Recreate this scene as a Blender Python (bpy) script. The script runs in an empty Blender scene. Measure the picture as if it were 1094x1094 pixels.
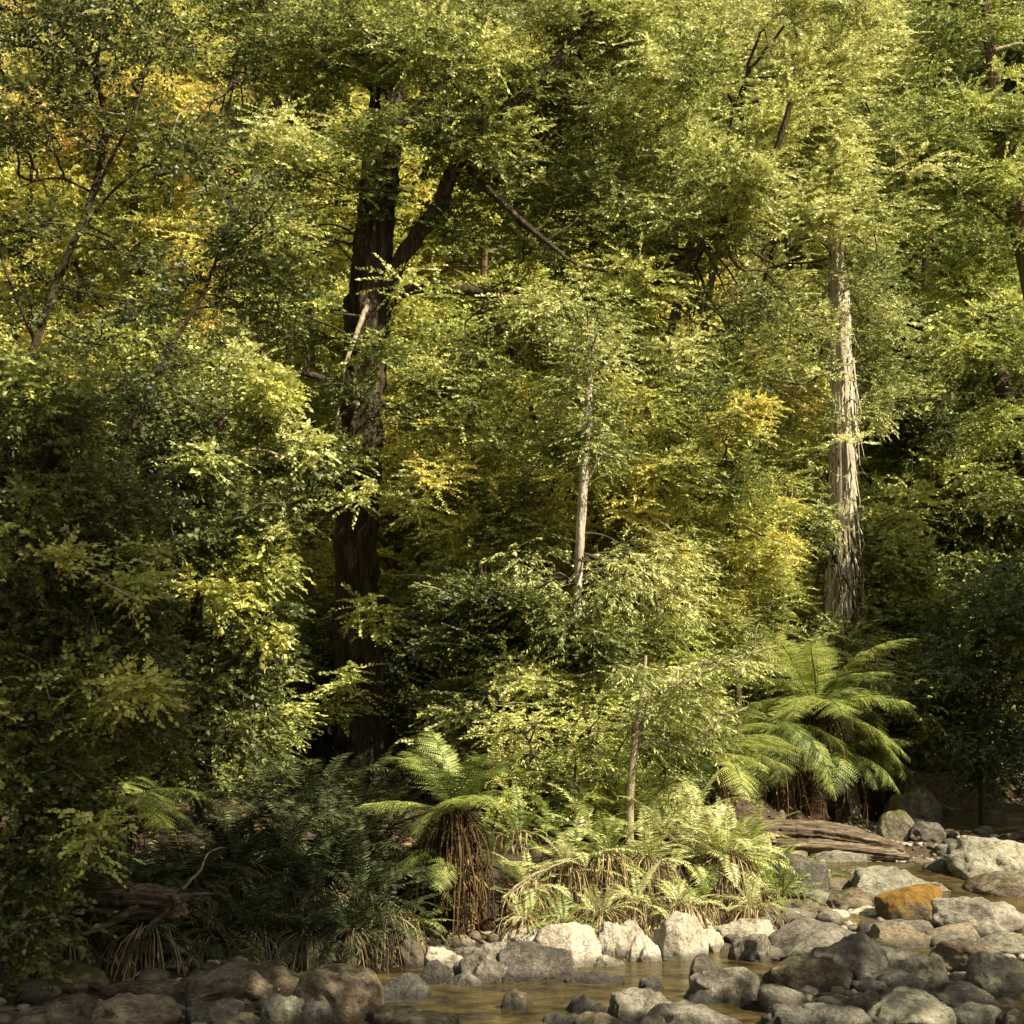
import bpy, math, random
import numpy as np
from mathutils import noise as mnoise, Vector

random.seed(7)
RNG = np.random.default_rng(7)
scene = bpy.context.scene
COL = scene.collection

# ------------------------------------------------------------------ camera
F = 1503.0; HZ = 790.0; CAMZ = 2.0
PITCH = math.atan((HZ - 547.0) / F)
cam_d = bpy.data.cameras.new('camera'); cam = bpy.data.objects.new('camera', cam_d)
COL.objects.link(cam); scene.camera = cam
cam.location = (0, 0, CAMZ); cam.rotation_euler = (math.pi / 2 + PITCH, 0, 0)
cam_d.sensor_width = 36; cam_d.lens = 36 * F / 1094.0
cam_d.clip_start = 0.1; cam_d.clip_end = 1000
cam_d.dof.use_dof = True; cam_d.dof.focus_distance = 19.0; cam_d.dof.aperture_fstop = 6.0

def ray(x, y):
    u = (x - 547.0) / F; v = (547.0 - y) / F
    c, s = math.cos(PITCH), math.sin(PITCH)
    return np.array([u, c - v * s, s + v * c])
def P(x, y, Y):
    d = ray(x, y); k = Y / d[1]
    return np.array([d[0] * k, Y, CAMZ + d[2] * k])
def mpp(Y): return Y / F      # metres per pixel at depth Y

# ------------------------------------------------------------------ terrain
def sst(a, b, x):
    t = np.clip((x - a) / (b - a), 0, 1); return t * t * (3 - 2 * t)
LEFT = [(-9, -12), (-7.5, 4), (-5.2, 10.6), (-2.9, 12.2), (-1.1, 13.6), (0.1, 14.3), (1.9, 14.5), (3.3, 17.2), (4.6, 21), (5.6, 24.5), (7.3, 27.5), (10, 31), (15, 33), (30, 35)]
RIGHT = [(30, 29), (20, 26), (14.5, 22), (11, 17), (9, 11), (7.5, 4), (7, -12)]
POLY = np.array(LEFT + RIGHT, float)
def sdist(x, y):
    x = np.asarray(x, float); y = np.asarray(y, float)
    best = np.full(x.shape, 1e9); inside = np.zeros(x.shape, bool)
    n = len(POLY)
    for i in range(n):
        ax, ay = POLY[i]; bx, by = POLY[(i + 1) % n]
        dx, dy = bx - ax, by - ay
        t = np.clip(((x - ax) * dx + (y - ay) * dy) / (dx * dx + dy * dy), 0, 1)
        best = np.minimum(best, np.hypot(x - ax - t * dx, y - ay - t * dy))
        c = ((ay > y) != (by > y)) & (x < (bx - ax) * (y - ay) / (by - ay + 1e-12) + ax)
        inside ^= c
    return np.where(inside, -best, best)
def wav(x, y, s, ph=0.0):
    return (np.sin(x * s + 1.3 * np.sin(y * s * .7 + ph)) * np.cos(y * s * 1.13 + 1.1 * np.sin(x * s * .6 + ph * 2)))
def bedz(y): return 0.52 * sst(14.5, 24, y) + 0.1 * sst(24, 40, y)
def terrain(x, y):
    x = np.asarray(x, float); y = np.asarray(y, float)
    sd = sdist(x, y)
    r = x / np.maximum(y, 3.0)
    bar = 0.13 * sst(0.13, 0.2, r) * sst(27, 21, y) + 0.15 * sst(-0.1, -0.2, r) * sst(14, 12, y)
    zin = bedz(y) - 0.16 * sst(0, 0.9, -sd) + bar - 0.12 * sst(24, 27, y) * sst(0, 1, -sd)
    zout = bedz(y) + 0.62 * sst(0, 1.3, sd) + 0.045 * np.clip(sd, 0, 14)
    z = np.where(sd < 0, zin, zout)
    yb = 38 + 1.5 * np.sin(x * .25)
    hill = np.maximum(y - yb, 0); h = np.where(hill < 3, hill * hill / 6, hill - 1.5) * 0.98
    xl = np.maximum(-x - 16, 0); xr = np.maximum(x - 20, 0); yn = np.maximum(-y - 10, 0)
    h = h + .5 * xl + .5 * xr * sst(0, 3, sd) + .25 * yn
    h = np.where(h > 60, 60 + (h - 60) * .12, h)
    z = z + h + .05 * wav(x, y, 1.7) + .03 * wav(x, y, 4.1, 1.) + .35 * sst(2, 8, h) * wav(x, y, .5, .6)
    return z
def tz(x, y): return float(terrain(np.array([x]), np.array([y]))[0])
_YS = np.linspace(5, 60, 1400)
def wlev(x, y): return np.where(sdist(x, y) < .3, np.where(y < 15.3, 0.0, np.where(y > 24.5, .5, -9.)), -9.)
def hit(x, y, water=False):
    d = ray(x, y); k = _YS / d[1]
    X = d[0] * k; Z = CAMZ + d[2] * k
    T = terrain(X, _YS)
    if water: T = np.maximum(T, wlev(X, _YS))
    idx = np.nonzero(Z <= T)[0]
    i = idx[0] if len(idx) else len(_YS) - 1
    return np.array([X[i], _YS[i], T[i]])

# ------------------------------------------------------------------ material helpers
def new_mat(name):
    m = bpy.data.materials.new(name); m.use_nodes = True
    nt = m.node_tree; nt.nodes.clear()
    out = nt.nodes.new('ShaderNodeOutputMaterial')
    return m, nt, out
def N(nt, typ, **kw):
    n = nt.nodes.new(typ)
    for k, v in kw.items():
        if k.startswith('_'): setattr(n, k[1:], v)
        else:
            n.inputs[k.replace('__', ' ')].default_value = v
    return n
def ramp(nt, stops, fac):
    r = nt.nodes.new('ShaderNodeValToRGB'); e = r.color_ramp.elements
    while len(e) < len(stops): e.new(0.5)
    for el, (p, c) in zip(e, stops): el.position = p; el.color = (c[0], c[1], c[2], 1)
    nt.links.new(fac, r.inputs[0]); return r
def mathn(nt, op, a, b=None, c=None):
    n = nt.nodes.new('ShaderNodeMath'); n.operation = op
    for i, v in enumerate((a, b, c)):
        if v is None: continue
        if hasattr(v, 'links'): nt.links.new(v, n.inputs[i])
        else: n.inputs[i].default_value = v
    return n.outputs[0]
def mixc(nt, fac, a, b, mode='MIX'):
    n = nt.nodes.new('ShaderNodeMix'); n.data_type = 'RGBA'; n.blend_type = mode
    for i, v in ((0, fac), (6, a), (7, b)):
        if hasattr(v, 'links'): nt.links.new(v, n.inputs[i])
        elif i == 0: n.inputs[0].default_value = v
        else: n.inputs[i].default_value = (v[0], v[1], v[2], 1)
    return n.outputs[2]
def objcoord(nt, scale=(1, 1, 1), rnd=True):
    tc = nt.nodes.new('ShaderNodeTexCoord'); mp = nt.nodes.new('ShaderNodeMapping')
    mp.inputs['Scale'].default_value = scale
    nt.links.new(tc.outputs['Object'], mp.inputs['Vector'])
    if rnd:
        oi = nt.nodes.new('ShaderNodeObjectInfo')
        v = mathn(nt, 'MULTIPLY', oi.outputs['Random'], 50.0)
        cb = nt.nodes.new('ShaderNodeCombineXYZ')
        nt.links.new(v, cb.inputs[0]); nt.links.new(v, cb.inputs[2])
        nt.links.new(cb.outputs[0], mp.inputs['Location'])
    return mp.outputs[0]
def noise(nt, vec, scale, detail=4, rough=.55, dist=0.):
    n = N(nt, 'ShaderNodeTexNoise', Scale=scale, Detail=detail, Roughness=rough, Distortion=dist)
    nt.links.new(vec, n.inputs['Vector']); return n.outputs['Fac']
def bump(nt, h, strength, dist, prev=None):
    b = N(nt, 'ShaderNodeBump', Strength=strength, Distance=dist)
    nt.links.new(h, b.inputs['Height'])
    if prev is not None: nt.links.new(prev, b.inputs['Normal'])
    return b.outputs[0]

LGAIN = 1.95
def leaf_mat(name, stops, gain=1., trans=.24, rough=.5, spec=.5, tsat=1.0):
    stops = [(p, tuple(min(.75, v * LGAIN * gain * k) for v, k in zip(c, (.97, 1.0, .90)))) for p, c in stops]
    m, nt, out = new_mat(name)
    at = nt.nodes.new('ShaderNodeAttribute'); at.attribute_name = 'tint'
    sp = nt.nodes.new('ShaderNodeSeparateColor'); nt.links.new(at.outputs['Color'], sp.inputs[0])
    oi = nt.nodes.new('ShaderNodeObjectInfo')
    a = mathn(nt, 'MULTIPLY', sp.outputs[0], .34)
    b = mathn(nt, 'MULTIPLY_ADD', sp.outputs[1], .22, a)
    c = mathn(nt, 'MULTIPLY_ADD', sp.outputs[2], .30, b)
    d = mathn(nt, 'MULTIPLY_ADD', oi.outputs['Random'], .14, c)
    d = mathn(nt, 'MULTIPLY_ADD', d, 1.75, -.375)
    stops = [(0., tuple(v * .45 for v in stops[0][1]))] + [(max(q[0], .12), q[1]) for q in stops]  # extra dark stop: shaded gaps between clusters put into the leaf tint
    r = ramp(nt, stops, d)
    p = N(nt, 'ShaderNodeBsdfPrincipled', Roughness=rough)
    p.inputs['Specular IOR Level'].default_value = spec
    nt.links.new(r.outputs[0], p.inputs['Base Color'])
    t = nt.nodes.new('ShaderNodeBsdfTranslucent')
    hs = N(nt, 'ShaderNodeHueSaturation', Hue=.492, Saturation=tsat, Value=1.35)
    nt.links.new(r.outputs[0], hs.inputs['Color']); nt.links.new(hs.outputs[0], t.inputs['Color'])
    mx = N(nt, 'ShaderNodeMixShader', Fac=trans)
    nt.links.new(p.outputs[0], mx.inputs[1]); nt.links.new(t.outputs[0], mx.inputs[2])
    nt.links.new(mx.outputs[0], out.inputs['Surface'])
    return m
def bark_mat(name, c_dark, c_mid, c_light, stretch=(7, 7, 1.0), lichen=None, bstr=.9, lo=.45):
    m, nt, out = new_mat(name)
    v = objcoord(nt, stretch)
    n1 = noise(nt, v, 2.2, 6, .65, .4); n2 = noise(nt, v, 9., 5, .7)
    h = mathn(nt, 'MULTIPLY_ADD', n2, .5, n1)
    r = ramp(nt, [(lo, c_dark), (lo + .27, c_mid), (lo + .5, c_light)], h)
    colr = r.outputs[0]
    if lichen:
        v2 = objcoord(nt, (1, 1, 1)); n3 = noise(nt, v2, 3.2, 5, .6)
        f = N(nt, 'ShaderNodeMapRange'); nt.links.new(n3, f.inputs[0])
        f.inputs[1].default_value = .52; f.inputs[2].default_value = .68
        colr = mixc(nt, f.outputs[0], colr, lichen)
    p = N(nt, 'ShaderNodeBsdfPrincipled', Roughness=.88)
    p.inputs['Specular IOR Level'].default_value = .2
    nt.links.new(colr, p.inputs['Base Color'])
    nt.links.new(bump(nt, h, bstr, .06), p.inputs['Normal'])
    nt.links.new(p.outputs[0], out.inputs['Surface'])
    return m
def rock_mat(name, c1, c2, c3, moss=None, moss_lo=.6, rough=.8, spec=.3):
    m, nt, out = new_mat(name)
    v = objcoord(nt, (1, 1, 1))
    n1 = noise(nt, v, 2.3, 8, .62, .5); n2 = noise(nt, v, 14, 6, .7); n3 = noise(nt, v, 60, 3, .6)
    mixn = mathn(nt, 'MULTIPLY_ADD', n2, .55, mathn(nt, 'MULTIPLY', n1, .6))
    r = ramp(nt, [(.40, c1), (.55, c2), (.70, c3)], mixn)
    oi = nt.nodes.new('ShaderNodeObjectInfo')
    hs = N(nt, 'ShaderNodeHueSaturation')
    nt.links.new(mathn(nt, 'MULTIPLY_ADD', oi.outputs['Random'], .45, .85), hs.inputs['Value'])
    nt.links.new(r.outputs[0], hs.inputs['Color']); colr = hs.outputs[0]
    # pale lichen flecks
    vo = N(nt, 'ShaderNodeTexVoronoi', Scale=11.); nt.links.new(v, vo.inputs['Vector'])
    lf = mathn(nt, 'MULTIPLY', mathn(nt, 'LESS_THAN', mathn(nt, 'MULTIPLY_ADD', n3, .25, vo.outputs['Distance']), .34), mathn(nt, 'GREATER_THAN', n1, .52))
    colr = mixc(nt, mathn(nt, 'MULTIPLY', lf, .5), colr, (.40, .385, .30))
    # dark veins
    vw = mathn(nt, 'ABSOLUTE', mathn(nt, 'SUBTRACT', noise(nt, v, 3.1, 5, .55, 1.2), .5))
    vein = N(nt, 'ShaderNodeMapRange'); nt.links.new(vw, vein.inputs[0])
    vein.inputs[1].default_value = 0.; vein.inputs[2].default_value = .022; vein.inputs[3].default_value = .55; vein.inputs[4].default_value = 0
    colr = mixc(nt, vein.outputs[0], colr, (.02, .018, .013))
    if moss:
        g = nt.nodes.new('ShaderNodeNewGeometry'); s = nt.nodes.new('ShaderNodeSeparateXYZ'); nt.links.new(g.outputs['Normal'], s.inputs[0])
        mm = mathn(nt, 'MULTIPLY_ADD', s.outputs[2], .22, noise(nt, v, 4.5, 7, .7))
        f = N(nt, 'ShaderNodeMapRange'); nt.links.new(mm, f.inputs[0]); f.inputs[1].default_value = moss_lo; f.inputs[2].default_value = moss_lo + .14
        mc = mixc(nt, n2, (moss[0] * .5, moss[1] * .5, moss[2] * .5), (moss[0] * 1.5, moss[1] * 1.5, moss[2] * 1.5))
        colr = mixc(nt, f.outputs[0], colr, mc)
    gp = nt.nodes.new('ShaderNodeNewGeometry'); sz_ = nt.nodes.new('ShaderNodeSeparateXYZ'); nt.links.new(gp.outputs['Position'], sz_.inputs[0])
    wet = N(nt, 'ShaderNodeMapRange'); nt.links.new(mathn(nt, 'MULTIPLY_ADD', n2, -.06, sz_.outputs[2]), wet.inputs[0])
    wet.inputs[1].default_value = .0; wet.inputs[2].default_value = .06; wet.inputs[3].default_value = .38; wet.inputs[4].default_value = 1.
    colr = mixc(nt, 1., colr, wet.outputs[0], 'MULTIPLY')
    p = N(nt, 'ShaderNodeBsdfPrincipled', Roughness=rough)
    p.inputs['Specular IOR Level'].default_value = spec
    nt.links.new(colr, p.inputs['Base Color'])
    b = bump(nt, n2, .85, .08); b = bump(nt, n3, .5, .02, b); b = bump(nt, mathn(nt, 'MULTIPLY', vein.outputs[0], -1.), .5, .02, b)
    nt.links.new(b, p.inputs['Normal'])
    nt.links.new(p.outputs[0], out.inputs['Surface'])
    return m

L = {}
L['beech'] = leaf_mat('beech_leaf', [(.2, (.030, .040, .010)), (.5, (.085, .095, .026)), (.8, (.17, .17, .055))])
L['beechlight'] = leaf_mat('sun_painted_beech_leaf', [(.2, (.06, .072, .018)), (.5, (.15, .155, .045)), (.8, (.27, .26, .10))], gain=1.4)  # lighter copy of the beech leaf with sunlight painted in
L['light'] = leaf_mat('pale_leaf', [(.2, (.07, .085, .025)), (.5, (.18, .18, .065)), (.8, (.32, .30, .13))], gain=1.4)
L['greygreen'] = leaf_mat('grey_green_leaf', [(.2, (.085, .10, .045)), (.5, (.19, .20, .10)), (.8, (.33, .33, .18))], trans=.22, gain=1.4)
L['golden'] = leaf_mat('golden_leaf', [(.2, (.10, .11, .028)), (.45, (.18, .18, .050)), (.66, (.28, .24, .07)), (.88, (.36, .23, .06))], trans=.27, gain=1.4)
L['olive'] = leaf_mat('olive_leaf', [(.2, (.065, .075, .017)), (.5, (.145, .150, .038)), (.8, (.25, .235, .07))], trans=.27, gain=1.4)
L['orange'] = leaf_mat('orange_leaf', [(.2, (.12, .10, .030)), (.5, (.22, .175, .055)), (.8, (.30, .21, .08))], trans=.27, gain=1.4)
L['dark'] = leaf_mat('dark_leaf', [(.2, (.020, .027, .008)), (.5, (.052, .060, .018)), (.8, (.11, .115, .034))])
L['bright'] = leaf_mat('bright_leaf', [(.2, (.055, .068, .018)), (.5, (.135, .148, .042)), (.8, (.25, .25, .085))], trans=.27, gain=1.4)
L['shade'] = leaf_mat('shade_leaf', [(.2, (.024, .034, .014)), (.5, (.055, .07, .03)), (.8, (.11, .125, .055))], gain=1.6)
L['fern'] = leaf_mat('fern_leaf', [(.15, (.045, .060, .014)), (.5, (.10, .125, .032)), (.85, (.20, .205, .065))], trans=.35, rough=.5, gain=1.25)
L['fernsun'] = leaf_mat('sun_painted_fern_leaf', [(.15, (.09, .10, .03)), (.5, (.21, .205, .085)), (.85, (.38, .35, .17))], trans=.27, gain=1.6)  # bright copy of the fern leaf, sunlight put into its colour
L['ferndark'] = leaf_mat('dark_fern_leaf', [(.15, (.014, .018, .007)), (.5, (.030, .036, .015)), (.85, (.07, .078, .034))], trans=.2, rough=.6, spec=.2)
L['dead'] = leaf_mat('dead_leaf', [(.15, (.028, .018, .010)), (.5, (.085, .055, .028)), (.85, (.20, .14, .075))], trans=.2, rough=.8, spec=.1)
L['deadpale'] = leaf_mat('pale_dead_leaf', [(.15, (.07, .05, .025)), (.5, (.17, .125, .07)), (.85, (.36, .29, .18))], trans=.2, rough=.8, spec=.1)
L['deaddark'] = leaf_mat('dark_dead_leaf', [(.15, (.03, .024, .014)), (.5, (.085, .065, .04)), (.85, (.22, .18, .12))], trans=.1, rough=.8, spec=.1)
B = {}
B['dark'] = bark_mat('dark_bark', (.012, .009, .005), (.048, .034, .020), (.16, .12, .07))
B['twig'] = bark_mat('twig_bark', (.02, .016, .009), (.06, .045, .025), (.14, .11, .065), (2, 2, 2))
B['paletwig'] = bark_mat('pale_twig_bark', (.18, .14, .08), (.36, .30, .19), (.55, .48, .34), (3, 3, 3))
B['string'] = bark_mat('stringy_bark', (.14, .09, .05), (.42, .34, .23), (.74, .67, .52), (9, 9, .7), lichen=(.66, .60, .46), bstr=.8, lo=.36)
B['pale'] = bark_mat('pale_bark', (.22, .18, .12), (.50, .45, .34), (.72, .67, .54), (4, 4, .9), lichen=(.30, .26, .18))
B['brown'] = bark_mat('brown_bark', (.04, .028, .015), (.13, .09, .05), (.25, .18, .11))
B['fibre'] = bark_mat('fern_trunk_fibre', (.012, .007, .004), (.05, .028, .013), (.15, .09, .045), (9, 9, 3))
B['log'] = bark_mat('weathered_wood', (.035, .024, .014), (.17, .125, .08), (.42, .34, .23), (.9, 10, 10), bstr=1.)
R = {}
R['grey'] = rock_mat('grey_rock', (.085, .075, .054), (.215, .19, .142), (.40, .36, .28))
R['pale'] = rock_mat('pale_green_rock', (.13, .122, .082), (.29, .27, .19), (.46, .43, .32))
R['tan'] = rock_mat('tan_rock', (.11, .085, .052), (.25, .20, .13), (.40, .33, .23), (.13, .10, .03), .72)
R['sunny'] = rock_mat('sun_painted_bank_rock', (.30, .24, .16), (.64, .555, .41), (.80, .73, .59), (.13, .10, .035), .70)  # pale granite, lightened further: strong sunlight put into the rock colour
R['dark'] = rock_mat('wet_dark_rock', (.030, .027, .020), (.092, .080, .060), (.21, .185, .14), rough=.45, spec=.5)
R['brown'] = rock_mat('brown_rock', (.06, .044, .027), (.17, .131, .084), (.31, .25, .17), (.06, .055, .018), .66)
R['orange'] = rock_mat('orange_moss_rock', (.06, .05, .03), (.15, .12, .07), (.25, .21, .13), (.30, .165, .03), .48)
R['moss'] = rock_mat('mossy_rock', (.05, .045, .03), (.16, .14, .09), (.34, .30, .2), (.12, .115, .02), .58)

def soil_material():
    m, nt, out = new_mat('forest_soil')
    tc = nt.nodes.new('ShaderNodeTexCoord'); v = tc.outputs['Object']
    n1 = noise(nt, v, .6, 6, .6); n2 = noise(nt, v, 7, 8, .7); n3 = noise(nt, v, 30, 4, .7)
    f = mathn(nt, 'MULTIPLY_ADD', n2, .6, mathn(nt, 'MULTIPLY', n1, .5))
    r = ramp(nt, [(.35, (.022, .017, .008)), (.55, (.085, .062, .03)), (.8, (.20, .15, .08))], f)
    vo = N(nt, 'ShaderNodeTexVoronoi', Scale=9.); nt.links.new(v, vo.inputs['Vector'])
    p = N(nt, 'ShaderNodeBsdfPrincipled', Roughness=.95)
    c = mixc(nt, .35, r.outputs[0], vo.outputs['Color'], 'MULTIPLY')
    nt.links.new(c, p.inputs['Base Color'])
    b = bump(nt, n2, 1., .12); b = bump(nt, n3, .6, .03, b)
    nt.links.new(b, p.inputs['Normal']); nt.links.new(p.outputs[0], out.inputs['Surface'])
    return m
def water_material():
    m, nt, out = new_mat('creek_water')
    tc = nt.nodes.new('ShaderNodeTexCoord'); mp = nt.nodes.new('ShaderNodeMapping'); mp.inputs['Scale'].default_value = (1, 2.6, 1)
    nt.links.new(tc.outputs['Object'], mp.inputs[0]); v = mp.outputs[0]
    n1 = noise(nt, v, 2.4, 4, .55, .8); n2 = noise(nt, v, 9, 3, .5, .6)
    p = N(nt, 'ShaderNodeBsdfPrincipled', Roughness=.06, IOR=1.33)
    p.inputs['Specular IOR Level'].default_value = .5
    n0 = noise(nt, tc.outputs['Object'], 3., 5, .6)
    r = ramp(nt, [(.35, (.020, .015, .006)), (.7, (.13, .095, .034))], n0)  # bed tones, with the pool's golden glints put into the base colour
    nt.links.new(r.outputs[0], p.inputs['Base Color'])
    b = bump(nt, n1, .55, .10); b = bump(nt, n2, .6, .03, b)
    nt.links.new(b, p.inputs['Normal']); nt.links.new(p.outputs[0], out.inputs['Surface'])
    return m
def foam_material():
    m, nt, out = new_mat('white_water')
    tc = nt.nodes.new('ShaderNodeTexCoord'); n1 = noise(nt, tc.outputs['Object'], 14, 5, .7)
    r = ramp(nt, [(.4, (.10, .09, .07)), (.62, (.62, .60, .54))], n1)
    p = N(nt, 'ShaderNodeBsdfPrincipled', Roughness=.25)
    nt.links.new(r.outputs[0], p.inputs['Base Color']); nt.links.new(bump(nt, n1, .8, .05), p.inputs['Normal'])
    nt.links.new(p.outputs[0], out.inputs['Surface']); return m
SOIL = soil_material(); WATER = water_material(); FOAM = foam_material()

# ------------------------------------------------------------------ mesh building
class MB:
    def __init__(s): s.V = []; s.Q = []; s.T = []; s.M = []; s.n = 0
    def add(s, V, Q, tint=None, mat=0):
        V = np.asarray(V, float).reshape(-1, 3); Q = np.asarray(Q, np.int64).reshape(-1, 4)
        s.V.append(V); s.Q.append(Q + s.n); s.n += len(V)
        if tint is None: tint = np.full((len(V), 3), .5)
        s.T.append(np.asarray(tint, float).reshape(-1, 3)); s.M.append(np.full(len(Q), mat, np.int32))
    def mesh(s, name, mats, smooth=True, origin=(0, 0, 0)):
        V = np.concatenate(s.V) - np.asarray(origin); Q = np.concatenate(s.Q); T = np.concatenate(s.T); M = np.concatenate(s.M)
        me = bpy.data.meshes.new(name)
        me.vertices.add(len(V)); me.vertices.foreach_set('co', V.astype(np.float32).ravel())
        me.loops.add(len(Q) * 4); me.loops.foreach_set('vertex_index', Q.astype(np.int32).ravel())
        me.polygons.add(len(Q)); me.polygons.foreach_set('loop_start', (np.arange(len(Q)) * 4).astype(np.int32))
        me.polygons.foreach_set('material_index', M)
        if smooth: me.polygons.foreach_set('use_smooth', np.ones(len(Q), bool))
        for m in (mats if isinstance(mats, (list, tuple)) else [mats]): me.materials.append(m)
        a = me.attributes.new('tint', 'FLOAT_COLOR', 'POINT')
        a.data.foreach_set('color', np.hstack([T, np.ones((len(T), 1))]).astype(np.float32).ravel())
        me.update(calc_edges=True); me.validate()
        return me
def unit(v):
    v = np.asarray(v, float); return v / (np.linalg.norm(v, axis=-1, keepdims=True) + 1e-9)
def smooth_path(pts, rad, n=None):
    pts = np.asarray(pts, float); rad = np.asarray(rad, float); k = len(pts)
    if n is None: n = (k - 1) * 6 + 1
    t = np.linspace(0, k - 1, n); i = np.clip(t.astype(int), 0, k - 2); f = (t - i)[:, None]
    p0 = pts[np.maximum(i - 1, 0)]; p1 = pts[i]; p2 = pts[i + 1]; p3 = pts[np.minimum(i + 2, k - 1)]
    q = .5 * (2 * p1 + (p2 - p0) * f + (2 * p0 - 5 * p1 + 4 * p2 - p3) * f ** 2 + (3 * p1 - p0 - 3 * p2 + p3) * f ** 3)
    return q, rad[i] * (1 - f[:, 0]) + rad[i + 1] * f[:, 0]
def add_tube(mb, pts, rad, nseg=8, ridge=0., nr=9, mat=0, wob=0., seed=0, tint=None, grain=.5):
    pts = np.asarray(pts, float); rad = np.asarray(rad, float); n = len(pts)
    rg = np.random.default_rng(seed)
    if wob: pts = pts + rg.normal(0, 1, pts.shape) * (wob * rad)[:, None]
    tan = unit(np.gradient(pts, axis=0)); mt = unit(tan.mean(0))
    ref = np.array([0, 1., 0]) if abs(mt[1]) < .8 else np.array([0, 0, 1.])
    u = unit(np.cross(tan, ref)); w = np.cross(tan, u)
    a = np.linspace(0, 2 * math.pi, nseg, endpoint=False)
    rr = np.ones((n, nseg))
    if ridge:
        arc = np.concatenate([[0], np.cumsum(np.linalg.norm(np.diff(pts, axis=0), axis=1))])
        ph = rg.uniform(0, 6.28, 6)
        for j, (fr, am) in enumerate(((nr, 1.), (nr * 1.7, .6), (nr * .45, .8), (3, .7))):
            rr += ridge * am * np.sin(np.round(fr) * a[None, :] + ph[j] + 1.5 * np.sin(arc[:, None] * (.9 + j * .6) + ph[j + 1]) + rg.normal(0, .44 * grain, (n, nseg)))
        rr += rg.normal(0, ridge * grain, (n, nseg))
    V = pts[:, None, :] + (rad[:, None] * rr)[:, :, None] * (np.cos(a)[None, :, None] * u[:, None, :] + np.sin(a)[None, :, None] * w[:, None, :])
    i = np.arange(n - 1)[:, None]; j = np.arange(nseg)[None, :]; j2 = (j + 1) % nseg
    Q = np.stack([i * nseg + j, i * nseg + j2, (i + 1) * nseg + j2, (i + 1) * nseg + j], -1).reshape(-1, 4)
    mb.add(V.reshape(-1, 3), Q, tint, mat)
    # end caps collapsed on the axis
    for end in (0, n - 1):
        c = V[end].mean(0); ring = V[end]; VV = np.vstack([ring, c[None]])
        QQ = [(k, (k + 1) % nseg, (k + 2) % nseg, nseg) for k in range(0, nseg - 1, 2)]
        mb.add(VV, QQ, None, mat)

def add_leaves(mb, P0, D, Nn, Ln, aspect, tint, mat=0, fold=.12):
    """rhombic folded leaves; all arrays of n"""
    n = len(P0); D = unit(D); S = unit(np.cross(D, Nn)); Nn = np.cross(S, D)
    w = (Ln * aspect * .5)[:, None]; l = Ln[:, None]
    V = np.empty((n, 4, 3))
    V[:, 0] = P0
    V[:, 1] = P0 + D * l * .45 + S * w + Nn * w * fold * 2
    V[:, 2] = P0 + D * l
    V[:, 3] = P0 + D * l * .45 - S * w + Nn * w * fold * 2
    Q = np.arange(n * 4).reshape(n, 4)
    mb.add(V.reshape(-1, 3), Q, np.repeat(tint, 4, axis=0), mat)

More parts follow.
